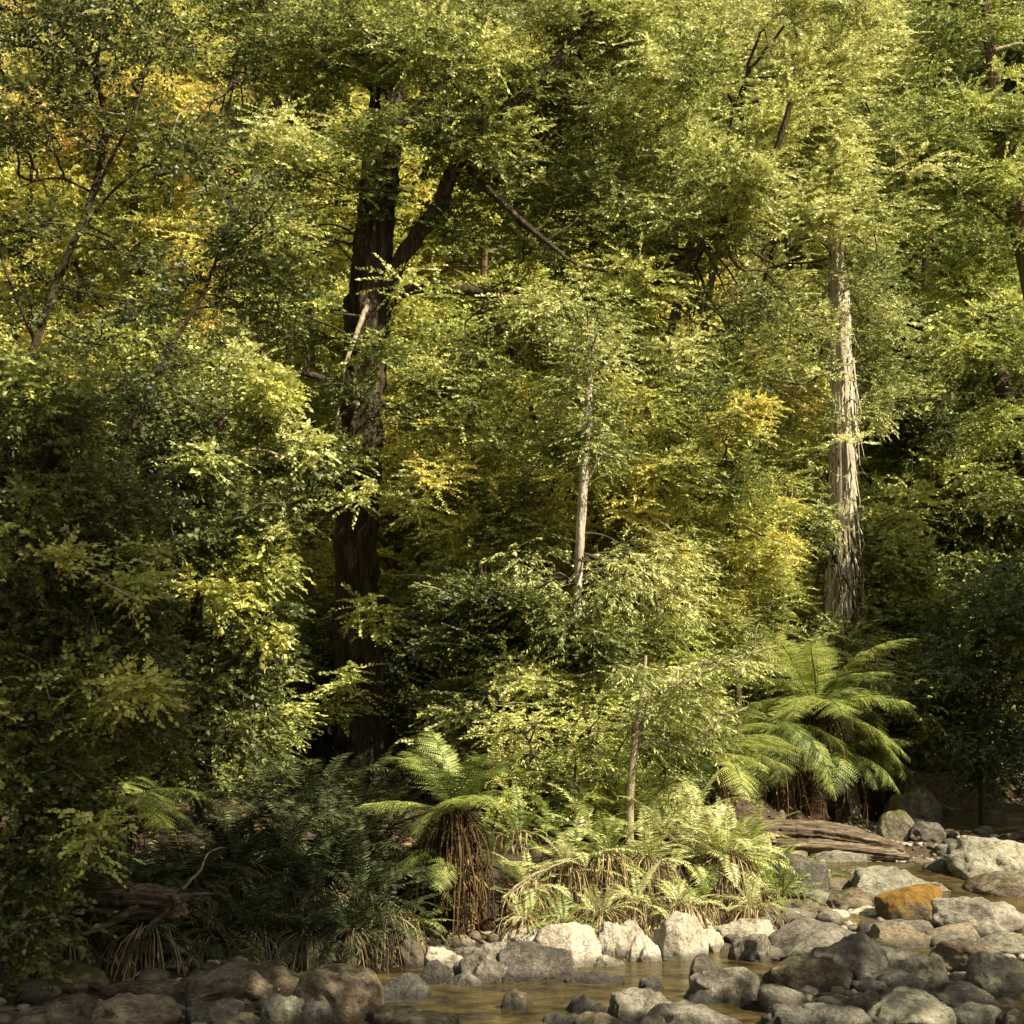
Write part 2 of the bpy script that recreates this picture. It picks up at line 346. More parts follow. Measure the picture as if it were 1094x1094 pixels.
SP = {  # K leaves per spray, spray length, leaf length, aspect, angle, droop, flatten, jitter, dir
    'beech':   dict(K=24, Ls=.60, sz=.072, asp=.60, ang=.95, droop=.16, jit=1.05, out=1.0, vz=.25, hang=0.),
    'broad':   dict(K=15, Ls=.45, sz=.094, asp=.62, ang=.95, droop=.22, jit=1.0, out=1.0, vz=.5, hang=.15),
    'euc':     dict(K=16, Ls=.50, sz=.10, asp=.30, ang=.9, droop=.35, jit=.9, out=.8, vz=.5, hang=.55),
    'fine':    dict(K=28, Ls=.50, sz=.064, asp=.36, ang=1.1, droop=.2, jit=.75, out=1., vz=.5, hang=.1),
    'small':   dict(K=14, Ls=.34, sz=.058, asp=.62, ang=.95, droop=.15, jit=.7, out=1., vz=.5, hang=.1),
}
def add_foliage(mb, C, Rr, per, sp, rng, scale=1., mat=0, cen=None):
    """clumps at C (m,3) with radii Rr (m,3); per sprays per clump"""
    s = SP[sp]; C = np.asarray(C, float).reshape(-1, 3); Rr = np.asarray(Rr, float).reshape(-1, 3); m = len(C)
    cnt = np.maximum(3, (per * 1.35 * (Rr[:, 0] / Rr[:, 0].mean()) ** 1.6 * rng.uniform(.7, 1.25, m)).astype(int)); idx = np.repeat(np.arange(m), cnt); S = len(idx)
    v = unit(rng.normal(0, 1, (S, 3))); r = rng.uniform(0, 1, (S, 1)) ** .45
    O = C[idx] + Rr[idx] * v * r
    d = v * np.array([1, 1, s['vz']]) * s['out'] + rng.normal(0, .55, (S, 3)) * np.array([1, 1, .4])
    if cen is not None: d = d + .5 * unit(C[idx] - np.asarray(cen)) * np.array([1, 1, .3])
    d = unit(d)
    up = unit(np.array([0, 0, 1.]) + rng.normal(0, .35, (S, 3)))
    side = unit(np.cross(d, up)); nrm = np.cross(side, d)
    K = s['K']; k = np.arange(K); t = (k + .6) / K
    sgn = np.where(k % 2 == 0, 1., -1.)
    Ls = s['Ls'] * scale * rng.uniform(.6, 1.25, (S, 1))
    pos = O[:, None, :] + d[:, None, :] * (Ls * (t - .3))[:, :, None]
    pos[:, :, 2] -= s['droop'] * Ls * t * t
    ang = s['ang'] * (1 - .75 * t ** 3)
    ld = d[:, None, :] * np.cos(ang)[None, :, None] + side[:, None, :] * (sgn * np.sin(ang))[None, :, None]
    ld = ld + rng.normal(0, .22, ld.shape); ld[:, :, 2] -= s['hang'] + s['droop'] * t * .6
    ln = nrm[:, None, :] + rng.normal(0, s['jit'], ld.shape)
    ll = s['sz'] * scale * rng.uniform(.65, 1.3, (S, K)) * (1 - .25 * t ** 4)
    tint = np.empty((S, K, 3)); tint[:, :, 0] = rng.uniform(0, 1, (S, K)); tint[:, :, 1] = rng.uniform(0, 1, (S, 1))
    tint[:, :, 2] = rng.uniform(0, 1, m)[idx][:, None]
    n = S * K
    add_leaves(mb, pos.reshape(n, 3), ld.reshape(n, 3), ln.reshape(n, 3), ll.reshape(n), s['asp'], tint.reshape(n, 3), mat)

# ------------------------------------------------------------------ object helpers
def link(name, me, parent=None, loc=(0, 0, 0), rot=(0, 0, 0), sc=(1, 1, 1)):
    o = bpy.data.objects.new(name, me); COL.objects.link(o)
    o.location = loc; o.rotation_euler = rot; o.scale = sc
    if parent is not None: o.parent = parent
    return o
def thing(name, label, cat, loc, group=None, rz=0.):
    o = bpy.data.objects.new(name, None); COL.objects.link(o); o.location = loc; o.rotation_euler = (0, 0, rz)
    o.empty_display_size = .3; o['label'] = label; o['category'] = cat
    if group: o['group'] = group
    return o
def tag(o, label, cat, group=None):
    o['label'] = label; o['category'] = cat
    if group: o['group'] = group
    return o
def struct(name, me, kind='structure'):
    o = link(name, me); o['kind'] = kind; return o

# ------------------------------------------------------------------ setting: ground and water
def axis(segs):
    out = []
    for a, b, st in segs: out.append(np.arange(a, b, st))
    return np.concatenate(out)
gx = axis([(-140, -40, 6), (-40, -14, 1.2), (-14, 16, .16), (16, 40, 1.0), (40, 146, 6)])
gy = axis([(-60, -6, 3), (-6, 5, .6), (5, 34, .16), (34, 70, .9), (70, 190, 6)])
X, Y = np.meshgrid(gx, gy)
Z = terrain(X, Y)
V = np.stack([X, Y, Z], -1).reshape(-1, 3)
nx, ny = len(gx), len(gy)
i = np.arange(ny - 1)[:, None]; j = np.arange(nx - 1)[None, :]
Q = np.stack([i * nx + j, i * nx + j + 1, (i + 1) * nx + j + 1, (i + 1) * nx + j], -1).reshape(-1, 4)
mb = MB(); mb.add(V, Q); struct('ground', mb.mesh('ground', SOIL))
def sheet(name, x0, x1, y0, y1, zf, st, mat):
    xs = np.arange(x0, x1, st); ys = np.arange(y0, y1, st); X, Y = np.meshgrid(xs, ys); Z = zf(X, Y)
    nx, ny = len(xs), len(ys); i = np.arange(ny - 1)[:, None]; j = np.arange(nx - 1)[None, :]
    Q = np.stack([i * nx + j, i * nx + j + 1, (i + 1) * nx + j + 1, (i + 1) * nx + j], -1).reshape(-1, 4)
    keep = (sdist(X, Y) < 1.0).ravel()[Q].any(1)
    mb = MB(); mb.add(np.stack([X, Y, Z], -1).reshape(-1, 3), Q[keep]); return struct(name, mb.mesh(name, mat))
sheet('creek_water', -7, 8, -6, 19, lambda x, y: .0 + .012 * wav(x, y, 2.3) + .42 * sst(15.2, 19, y), .12, WATER)
sheet('upper_creek_water', 3, 30, 23, 36, lambda x, y: .50 + .012 * wav(x, y, 1.9) - .3 * sst(24.6, 23, y), .2, WATER)

# ------------------------------------------------------------------ rocks
def ico(sub):
    import bmesh
    bm = bmesh.new(); bmesh.ops.create_icosphere(bm, subdivisions=sub, radius=1.)
    V = np.array([v.co[:] for v in bm.verts]); Fc = [[v.index for v in f.verts] for f in bm.faces]; bm.free()
    return V, Fc
ICO4 = ico(5); ICO3 = ico(3)
def rock_shape(seed, base, rough=.5, cuts=12):
    V0, Fc = base; rg = np.random.default_rng(seed); V = V0.copy()
    sq = np.array([rg.uniform(.8, 1.3), rg.uniform(.7, 1.1), rg.uniform(.6, .95)]); V = V * sq
    for c in range(cuts):
        nrm = unit(rg.normal(0, 1, 3)); off = rg.uniform(.56, .92) * np.linalg.norm(nrm * sq)
        d = V @ nrm - off; k = rg.uniform(.86, 1.0)
        V = V - np.outer(np.where(d > 0, d * k, 0), nrm)
    out = np.empty_like(V); so = Vector(rg.uniform(-50, 50, 3))
    for i, (v, v0) in enumerate(zip(V, V0)):
        p = Vector(v)
        n1 = mnoise.fractal(p * 1.1 + so, .9, 2.1, 3); n2 = mnoise.fractal(p * 4.2 + so, .8, 2.1, 4)
        out[i] = v + v0 * (n1 * .15 + n2 * .05) * rough * 2
    out -= (out.max(0) + out.min(0)) / 2; out /= (out.max(0) - out.min(0))
    return out, Fc
def rock_mesh(name, shape, mat):
    V, Fc = shape
    me = bpy.data.meshes.new(name); me.from_pydata(V.tolist(), [], Fc)
    me.polygons.foreach_set('use_smooth', np.ones(len(Fc), bool)); me.materials.append(mat); me.update(); return me
SHAPES = [rock_shape(100 + i, ICO4, .35 + .3 * (i % 3) / 2, 9 + i % 7) for i in range(16)]
SSHAPES = [rock_shape(300 + i, ICO3, .35, 8) for i in range(8)]
_rc = {}
def rmesh(i, tone, small=False):
    k = (i, tone, small)
    if k not in _rc: _rc[k] = rock_mesh('rock', (SSHAPES if small else SHAPES)[i], R[tone])
    return _rc[k]
# x0 x1 ytop ybottom tone label
ROCKS = [
 (35,110,1027,1064,'moss','rounded boulder with yellow moss in the sun patch at lower left'),
 (20,112,1060,1102,'brown','rounded tan boulder at the bottom left edge below the mossy one'),
 (98,188,1058,1102,'tan','broad tan boulder at the bottom left, right of the rounded one'),
 (100,208,1043,1072,'brown','long dark brown stone behind the broad tan boulder at bottom left'),
 (204,286,1026,1082,'brown','dark tilted boulder below the dark fern clump'),
 (250,326,1030,1064,'brown','brown boulder with a flat top under the dark ferns'),
 (202,256,1066,1098,'grey','grey rounded stone beside the broad tan boulder at bottom left'),
 (278,328,1060,1092,'pale','light grey domed stone in shade left of the leaning slab'),
 (320,368,1068,1096,'dark','blackish angular stone at the bottom edge left of the pool'),
 (316,404,1028,1092,'brown','big leaning brown and grey slab at the left end of the pool'),
 (326,388,1013,1040,'brown','half buried brown stone under the hanging fern roots'),
 (225,276,1081,1104,'tan','small tan stone cut by the bottom edge at lower left'),
 (346,402,1031,1080,'grey','grey boulder touching the leaning slab left of the pool'),
 (392,458,1040,1073,'dark','dark wet rounded boulder at the left margin of the pool'),
 (381,488,1066,1098,'brown','wide greyish brown boulder at the bottom edge left of the pool'),
 (400,494,1080,1106,'tan','tan front boulder cut by the bottom edge under the wide brown one'),
 (476,508,997,1016,'tan','small sunlit stone at the foot of the front tree fern'),
 (447,496,1010,1036,'sunny','pale sunlit stone between dark wet stones and the tree fern foot'),
 (424,452,1000,1036,'tan','upright tan stone left of the front tree fern foot'),
 (448,480,1024,1052,'dark','dark wet stone at the pool edge below the pale sunlit one'),
 (476,520,1036,1055,'grey','low grey stone half in the pool'),
 (490,563,1004,1050,'grey','pointed dark grey boulder with pale stripes beside the pool'),
 (536,608,1004,1050,'dark','smooth black wedge shaped boulder sloping into the pool'),
 (498,532,1026,1050,'pale','small grey stone in front of the striped pointed boulder'),
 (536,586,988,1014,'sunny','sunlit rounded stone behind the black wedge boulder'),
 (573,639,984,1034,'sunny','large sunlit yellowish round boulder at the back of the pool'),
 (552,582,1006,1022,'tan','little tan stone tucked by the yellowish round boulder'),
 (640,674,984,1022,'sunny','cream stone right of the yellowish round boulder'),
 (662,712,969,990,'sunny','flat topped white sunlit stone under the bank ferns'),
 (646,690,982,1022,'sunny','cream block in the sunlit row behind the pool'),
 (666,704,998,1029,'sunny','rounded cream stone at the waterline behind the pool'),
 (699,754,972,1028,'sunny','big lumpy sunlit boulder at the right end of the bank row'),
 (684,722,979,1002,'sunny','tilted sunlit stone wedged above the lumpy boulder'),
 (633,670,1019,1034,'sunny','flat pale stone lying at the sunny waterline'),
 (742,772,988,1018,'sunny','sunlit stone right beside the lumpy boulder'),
 (534,572,1055,1082,'brown','reddish brown stone standing in the pool'),
 (602,644,1061,1084,'dark','black stone in the pool left of the grey wedge'),
 (642,732,1054,1097,'grey','dark grey wedge shaped boulder in front of the pool'),
 (618,676,1081,1104,'tan','warm tan dome cut by the bottom edge below the pool'),
 (576,630,1081,1100,'dark','low black stone at the bottom edge below the pool'),
 (606,662,1036,1054,'dark','flat dark stone awash in the middle of the pool'),
 (682,708,1042,1060,'dark','small dark stone at the right side of the pool'),
 (690,800,1068,1106,'grey','large grey dome at the bottom edge right of centre'),
 (736,808,1031,1074,'grey','rounded grey boulder with speckles right of the pool'),
 (734,766,1018,1048,'dark','dark upright stone at the pool corner on the right'),
 (732,780,1054,1076,'dark','wet stone in front of the speckled rounded grey boulder'),
 (783,832,994,1030,'grey','grey boulder at the edge of the shadow right of the sunny row'),
 (820,904,1019,1064,'brown','brownish grey oblong boulder in the middle of the right bar'),
 (827,914,981,1030,'grey','big grey boulder in shade behind the oblong brown one'),
 (862,948,995,1056,'dark','large dark boulder with a slanted face in the right bar'),
 (813,850,1048,1064,'grey','small flat stone before the oblong brown boulder'),
 (828,868,1038,1064,'brown','narrow stone leaning on the oblong brown boulder'),
 (930,1004,1011,1056,'pale','greenish rounded boulder left of the thin white trickle'),
 (924,992,984,1015,'tan','pale boulder with a brown stain below the orange one'),
 (942,1006,944,994,'orange','bright orange moss covered boulder'),
 (946,1004,982,1000,'grey','grey stone directly under the orange boulder'),
 (1003,1091,957,1003,'grey','large brown grey boulder right of the orange one'),
 (988,1048,986,1012,'tan','tan wedge stone in front of the large boulder at right'),
 (1000,1078,1001,1046,'brown','wide brown boulder right of the thin white trickle'),
 (1038,1100,1016,1066,'pale','pale greenish boulder at the right edge'),
 (1043,1104,995,1024,'pale','flat greenish stone at the right edge above the pale boulder'),
 (992,1062,1048,1088,'grey','sharp edged grey slab below the thin white trickle'),
 (922,1016,1057,1106,'pale','large smooth pale green dome at the bottom right'),
 (1006,1078,1068,1104,'pale','grey green boulder at the bottom edge beside the smooth dome'),
 (868,930,1072,1104,'grey','angular dark grey stone at the bottom left of the smooth dome'),
 (816,872,1070,1100,'dark','dark flat stone at the bottom edge below the oblong boulder'),
 (1066,1104,1072,1104,'brown','brown stone in the bottom right corner'),
 (1004,1050,1036,1054,'grey','thin grey slab under the wide brown boulder'),
 (912,946,1043,1064,'grey','pebble like grey stone left of the greenish rounded boulder'),
 (902,990,925,970,'pale','wide lichen speckled boulder behind the orange one'),
 (875,924,908,936,'grey','rounded stone below the weathered logs'),
 (876,928,948,976,'brown','brown rounded stone in front of the speckled boulder'),
 (831,873,959,984,'moss','dark mossy dome behind the sunny flat stones'),
 (805,840,965,985,'brown','small brown stone under the yellow green fern tussock'),
 (985,1022,942,968,'grey','grey stone between the orange and the smooth slab'),
 (1020,1104,892,962,'pale','huge smooth slanting slab at the right edge'),
 (1034,1104,930,972,'brown','brown boulder below the huge slanting slab'),
 (1010,1064,905,934,'grey','grey stone left of the huge slanting slab'),
 (988,1030,916,950,'dark','dark gap stone left of the huge slanting slab'),
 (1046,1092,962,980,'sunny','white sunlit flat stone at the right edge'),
 (938,974,864,902,'moss','mossy boulder right of the weathered logs'),
 (944,1004,838,884,'moss','mossy block upstream beside the dark water'),
 (970,1008,876,902,'dark','dark stone in the upstream water'),
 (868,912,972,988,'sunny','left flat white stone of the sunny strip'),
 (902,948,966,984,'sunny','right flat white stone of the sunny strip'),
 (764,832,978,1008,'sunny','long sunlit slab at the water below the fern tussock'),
 (832,882,912,962,'dark','dark hollowed rock mass under the weathered logs'),
 (884,936,926,954,'grey','small grey boulder left of the speckled one'),
 (928,962,905,926,'pale','pale stone right below the weathered logs'),
]
random.seed(11)
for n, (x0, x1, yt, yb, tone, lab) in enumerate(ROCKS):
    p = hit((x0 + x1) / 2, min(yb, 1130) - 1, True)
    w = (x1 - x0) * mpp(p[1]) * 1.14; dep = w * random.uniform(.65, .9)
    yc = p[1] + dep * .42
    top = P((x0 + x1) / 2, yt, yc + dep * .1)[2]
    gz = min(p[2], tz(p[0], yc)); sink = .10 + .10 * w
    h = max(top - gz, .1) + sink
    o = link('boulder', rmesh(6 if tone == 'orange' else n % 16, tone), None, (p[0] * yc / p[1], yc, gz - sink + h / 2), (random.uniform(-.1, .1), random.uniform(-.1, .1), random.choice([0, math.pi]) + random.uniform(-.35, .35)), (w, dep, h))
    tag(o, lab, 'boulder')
# smaller stones
def scatter_stones(n, rx, ry, tones, lab, grp, smin, smax, seed):
    rg = random.Random(seed)
    for k in range(n):
        for _ in range(40):
            q = hit(rg.uniform(*rx), rg.uniform(*ry))
            if q[1] < 40: break
        s = rg.uniform(smin, smax) * (1 + .6 * (rg.random() ** 4))
        sc = (s * rg.uniform(.9, 1.5), s * rg.uniform(.7, 1.1), s * rg.uniform(.45, .75))
        o = link('stone', rmesh(rg.randrange(8), rg.choice(tones), True), None, (q[0], q[1], q[2] + sc[2] * .18), (rg.uniform(-.2, .2), rg.uniform(-.2, .2), rg.uniform(0, 6.3)), sc)
        tag(o, lab, 'stone', grp)
scatter_stones(70, (740, 1110), (985, 1092), ['grey', 'grey', 'pale', 'dark', 'brown'], 'small shaded stone filling a gap between the boulders at lower right', 'small stones between the lower right boulders', .16, .34, 1)
scatter_stones(44, (830, 1080), (905, 985), ['grey', 'tan', 'brown', 'pale', 'sunny'], 'small stone on the gravel bar around the orange boulder', 'small stones on the gravel bar', .16, .36, 2)
scatter_stones(48, (0, 430), (1015, 1092), ['brown', 'grey', 'dark', 'tan'], 'small dim stone between the boulders at lower left', 'small stones at lower left', .13, .28, 3)
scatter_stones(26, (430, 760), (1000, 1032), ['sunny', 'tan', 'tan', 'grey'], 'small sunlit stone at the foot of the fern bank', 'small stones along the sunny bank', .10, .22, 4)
scatter_stones(18, (420, 740), (1035, 1092), ['dark', 'dark', 'brown', 'grey'], 'small wet stone poking out of the pool', 'small wet stones in the pool', .12, .26, 5)
scatter_stones(20, (960, 1110), (868, 905), ['dark', 'brown', 'grey'], 'dark stone beside the shaded upstream water', 'stones in the upstream water', .2, .45, 6)

def cube_sphere():
    import bmesh
    bm = bmesh.new(); bmesh.ops.create_cube(bm, size=2.); bmesh.ops.subdivide_edges(bm, edges=bm.edges[:], cuts=1, use_grid_fill=True)
    V = unit(np.array([v.co[:] for v in bm.verts])); bm.verts.index_update(); Fq = [[v.index for v in f.verts] for f in bm.faces]; bm.free()
    return V, np.array(Fq)
CV, CF = cube_sphere(); mb = MB(); n = 16000
gx_ = RNG.uniform(-5, 11, n); gy_ = RNG.uniform(9, 27, n); sd = sdist(gx_, gy_); tzv = terrain(gx_, gy_)
k = (sd < .35) & (tzv > wlev(gx_, gy_) - .06); gx_, gy_, tzv = gx_[k], gy_[k], tzv[k]; n = len(gx_)
sz = RNG.uniform(.018, .055, n) * (1 + 1.2 * RNG.uniform(0, 1, n) ** 6)
sc = sz[:, None] * RNG.uniform(.6, 1.4, (n, 3)) * np.array([1, 1, .6]); a = RNG.uniform(0, 6.283, n)
VV = (CV[None] * RNG.uniform(.82, 1.1, (n, len(CV), 1))) * sc[:, None, :]
ca, sa = np.cos(a)[:, None], np.sin(a)[:, None]
VV = np.stack([VV[..., 0] * ca - VV[..., 1] * sa, VV[..., 0] * sa + VV[..., 1] * ca, VV[..., 2]], -1) + np.stack([gx_, gy_, tzv + sc[:, 2] * .3], -1)[:, None, :]
mb.add(VV.reshape(-1, 3), (CF[None] + (np.arange(n) * len(CV))[:, None, None]).reshape(-1, 4), np.repeat(RNG.uniform(0, 1, (n, 3)), len(CV), axis=0))
def gravel_material():
    m, nt, out = new_mat('creek_gravel')
    at = nt.nodes.new('ShaderNodeAttribute'); at.attribute_name = 'tint'; sp = nt.nodes.new('ShaderNodeSeparateColor'); nt.links.new(at.outputs['Color'], sp.inputs[0])
    r = ramp(nt, [(0, (.06, .048, .034)), (.4, (.16, .13, .09)), (.75, (.28, .24, .17)), (1, (.48, .42, .32))], sp.outputs[0])
    tc = nt.nodes.new('ShaderNodeTexCoord'); n2 = noise(nt, tc.outputs['Object'], 40, 4, .6)
    c = mixc(nt, .5, r.outputs[0], mixc(nt, n2, (.3, .28, .25), (1.2, 1.2, 1.2)), 'MULTIPLY')
    p = N(nt, 'ShaderNodeBsdfPrincipled', Roughness=.8); nt.links.new(c, p.inputs['Base Color']); nt.links.new(p.outputs[0], out.inputs['Surface']); return m
o = struct('gravel', mb.mesh('gravel', gravel_material()), 'stuff'); o['label'] = 'loose gravel packed between the creek boulders'; o['category'] = 'gravel'

# ------------------------------------------------------------------ ferns
def frond_mesh(name, mat, L=1., npair=26, pin=.27, bend=1.1, bip=True, seed=0, rach=.010, bare=.10, updir=.0):
    rg = np.random.default_rng(seed); mb = MB()
    ns = 24; t = np.linspace(0, 1, ns); ang = -bend * t ** 1.3
    dx = np.cos(ang) * L / ns; dz = np.sin(ang) * L / ns
    path = np.stack([np.concatenate([[0], np.cumsum(dx)[:-1]]), .02 * np.sin(t * 5 + seed) * L, np.concatenate([[0], np.cumsum(dz)[:-1]])], -1)
    tint0 = np.tile(np.array([.3, .3, .3]), (ns * 4, 1))
    add_tube(mb, path, rach * L * (1 - .85 * t), 4, tint=tint0)
    tan = unit(np.gradient(path, axis=0))
    fr_t = rg.uniform(0, 1)
    A_p, A_d, A_n, A_l, A_t = [], [], [], [], []
    for k in range(npair):
        tk = bare + (1 - bare) * (k + .5) / npair
        f = tk * (ns - 1); i = min(int(f), ns - 2); b = f - i
        p = path[i] * (1 - b) + path[i + 1] * b; tg = tan[i]
        up = unit(np.cross(np.array([0, 1., 0]), -tg)); up = up if up[2] > 0 else -up
        u = (tk - bare) / (1 - bare)
        pl = L * pin * (np.sin(math.pi * min(1, u * .82 + .14)) ** .8) * rg.uniform(.9, 1.1)
        if bip: pl *= 1.0
        for sg in (-1, 1):
            side = np.array([0, sg, 0.])
            sw = .35 + .3 * u
            d = unit(side * math.cos(sw) + tg * math.sin(sw) - up * rg.uniform(.05, .30) + rg.normal(0, .05, 3))
            nn = unit(up + rg.normal(0, .12, 3))
            tv = rg.uniform(0, 1)
            if bip:
                npn = 11; 
                s2 = unit(np.cross(nn, d))
                for m in range(npn):
                    um = (m + .5) / npn
                    q = p + d * pl * um - up * pl * .16 * um * um
                    wl = pl * .17 * (1 - um) ** .6 + pl * .02
                    for s3 in (-1, 1):
                        A_p.append(q); A_d.append(s2 * s3 * .85 + d * .5); A_n.append(nn + rg.normal(0, .15, 3)); A_l.append(wl); A_t.append((tv * .6 + rg.uniform(0, .4), tv, fr_t))
            else:
                A_p.append(p); A_d.append(d); A_n.append(nn); A_l.append(pl); A_t.append((rg.uniform(0, 1), tv, fr_t))
    n = len(A_p)
    add_leaves(mb, np.array(A_p), np.array(A_d), np.array(A_n), np.array(A_l), .44 if bip else .20, np.array(A_t), 0, fold=.1)
    return mb.mesh(name, mat)
FR = {}
def fr(kind, mat):
    k = (kind, mat)
    if k not in FR:
        if kind == 'tree': FR[k] = [frond_mesh('frond', L[mat], 1., 28, .24, b, True, 10 + i) for i, b in enumerate((.7, 1.1, 1.5, 1.0))]
        elif kind == 'sword': FR[k] = [frond_mesh('frond', L[mat], 1., 30, .13, b, False, 20 + i, .008, .06) for i, b in enumerate((.5, .9, 1.3, 1.7))]
        elif kind == 'dead': FR[k] = [frond_mesh('dead_frond', L[mat], 1., 16, .12, b, False, 30 + i, .014, .2) for i, b in enumerate((.3, .6, .15))]
    return FR[k]
def place_fronds(root, kind, mat, center, n, Lr, elev, seed, name='frond', az0=0., azr=2 * math.pi, roll=.25):
    rg = random.Random(seed); ms = fr(kind, mat)
    for k in range(n):
        l = rg.uniform(*Lr); az = az0 + azr * (k + rg.uniform(-.4, .4)) / n
        e = rg.uniform(*elev)
        o = link(name, ms[rg.randrange(len(ms))], root, (center[0] + rg.uniform(-.03, .03), center[1] + rg.uniform(-.03, .03), center[2] + rg.uniform(-.04, .04)), (rg.uniform(-roll, roll), -e, az), (l, l, l))
def tree_fern(label, base, crown, rad, nfr, Lr, seed, mat='fern', dead=10, elev=(.15, 1.15), deadmat='dead', dl=None, trunk2=None):
    base = np.asarray(base, float); crown = np.asarray(crown, float)
    root = thing('tree_fern', label, 'tree fern', base)
    mb = MB(); rg = np.random.default_rng(seed)
    mid = (base + crown) / 2 + rg.normal(0, .04, 3)
    pth, rr = smooth_path([base - [0, 0, .2], base + (mid - base) * .3, mid, crown], [rad * 1.35, rad * 1.05, rad * .85, rad * .8], 26)
    add_tube(mb, pth, rr, 18, .10, 7, seed=seed)
    # frond stubs and fibres
    n = 520
    tt = rg.uniform(0, 1, n); ii = (tt * 25).astype(int); a = rg.uniform(0, 6.283, n)
    nv = np.stack([np.cos(a), np.sin(a), np.zeros(n)], -1)
    pp = pth[ii] + nv * rr[ii][:, None] * .9
    add_leaves(mb, pp, nv * .5 + np.array([0, 0, -1.]) + rg.normal(0, .2, (n, 3)), nv, rg.uniform(.06, .20, n), .16, rg.uniform(0, .45, (n, 3)), 1)
    link('trunk', mb.mesh('trunk', [B['fibre'], L[deadmat]], origin=base), root)
    c = crown - base
    mb = MB(); H = c[2]
    for k in range(int(dead * 9)):
        a = rg.uniform(0, 6.283); r0 = rad * rg.uniform(.4, 1.2); l = H * rg.uniform(.3, 1.05) + .1
        st = c + np.array([math.cos(a) * r0, math.sin(a) * r0, rg.uniform(-.1, .05)]); dr = np.array([math.cos(a), math.sin(a), 0]) * rg.uniform(.08, .4)
        pts = np.array([st, st + dr * .5 * l + [0, 0, -l * .25], st + dr * .8 * l + [0, 0, -l * .6], st + dr * rg.uniform(.5, 1.) * l + [0, 0, -l * .95]]) + rg.normal(0, .025, (4, 3))
        pts[:, 2] = np.maximum(pts[:, 2], -.05)
        qq, rq = smooth_path(pts, [.009, .008, .006, .003], 9); add_tube(mb, qq, rq, 4, tint=np.tile(rg.uniform(0, .8, 3), (36, 1)))
        m = 9; ii = rg.integers(2, 9, m)
        add_leaves(mb, qq[ii], np.tile([0, 0, -1.], (m, 1)) + rg.normal(0, .5, (m, 3)), rg.normal(0, 1, (m, 3)), rg.uniform(.05, .14, m), .22, rg.uniform(0, .8, (m, 3)))
    if dead: link('dead_leaves', mb.mesh('dead_leaves', L[deadmat], smooth=False), root)
    dead = dead // 3
    place_fronds(root, 'tree', mat, c, nfr, Lr, elev, seed)
    if dead: place_fronds(root, 'dead', deadmat, c + [0, 0, -.05], dead, dl or (Lr[0] * .5, Lr[1] * .75), (-1.45, -.75), seed + 1, 'dead_frond')
    return root
def fern_clump(label, base, n, Lr, mat, seed, elev=(.2, 1.3), skirt=0, group=None, deadmat='deadpale', skl=(.3, .55), lift=.0, az0=0., azr=6.283):
    base = np.asarray(base, float)
    root = thing('fern', label, 'fern', base, group)
    place_fronds(root, 'sword', mat, (0, 0, lift), n, Lr, elev, seed, az0=az0, azr=azr)
    skirt = int(skirt * 2.2)
    if skirt:
        rg = np.random.default_rng(seed); mb = MB()
        for k in range(skirt):
            a = rg.uniform(math.pi, 2 * math.pi); r0 = rg.uniform(.0, .2); l = rg.uniform(*skl)
            st = np.array([math.cos(a) * r0, math.sin(a) * r0, lift + rg.uniform(0, .12)])
            dr = np.array([math.cos(a) * .5, math.sin(a) * .5, 0])
            pts = np.array([st, st + dr * l * .45 + [0, 0, -l * .15], st + dr * l * .75 + [0, 0, -l * .65], st + dr * l * rg.uniform(.7, 1.) + [0, 0, -l * 1.1]]) + rg.normal(0, .02, (4, 3))
            q, r = smooth_path(pts, [.005, .0045, .004, .002], 8)
            add_tube(mb, q, r, 4, tint=np.tile(rg.uniform(0, 1, 3), (32, 1)))
            m = 6; ii = rg.integers(3, 8, m)
            add_leaves(mb, q[ii], np.tile([0, 0, -1.], (m, 1)) + rg.normal(0, .5, (m, 3)), rg.normal(0, 1, (m, 3)), rg.uniform(.05, .12, m), .22, rg.uniform(0, 1, (m, 3)))
        link('dead_leaves', mb.mesh('dead_leaves', L[deadmat]), root)
    return root

def gb(x, y):   # ground point under a picture position
    return hit(x, y)
# tree ferns
b = gb(492, 1004); Yf = b[1] + .2; b = np.array([P(492, 1000, Yf)[0], Yf, tz(P(492, 1000, Yf)[0], Yf)])
tree_fern('low shaggy tree fern at the pool edge with one tall upright frond', b, P(484, 868, Yf), .13, 20, (.85, 1.2), 5, 'fern', 26, (-.1, 1.3), dl=(.5, 1.05))
for k, (xx, lab) in enumerate([(462, 'hanging brown fern trunk just left of the pool edge tree fern'), (520, 'leaning brown fern stem just right of the pool edge tree fern')]):
    bb = np.array([P(xx, 1000, Yf + .1)[0], Yf + .1, tz(P(xx, 1000, Yf + .1)[0], Yf + .1)])
    tree_fern(lab, bb, P(482 + 10 * k, 905, Yf + .15), .10, 5, (.6, .9), 50 + k, 'fern', 8, (-.3, .3), dl=(.5, .9))
Yb = 23.6
def onground(x, Y):
    X = P(x, 800, Y)[0]; return np.array([X, Y, tz(X, Y)])
tree_fern('tall tree fern with a bright crown beside the weathered logs', onground(862, Yb), P(872, 752, Yb), .24, 24, (1.5, 2.35), 6, 'fern', 5, (-.3, 1.25), dl=(.9, 1.4))
tree_fern('second trunk tree fern close behind the log side one with lower drooping fronds', onground(888, Yb + .7), P(892, 800, Yb + .4), .25, 12, (1.2, 1.7), 7, 'fern', 5, (-.3, .7), dl=(.8, 1.3))
tree_fern('sunny tree fern left of the log side pair with arching fronds', onground(765, 19.6), P(758, 805, 19.6), .18, 20, (1.2, 1.7), 8, 'fern', 12, (-.1, 1.1))
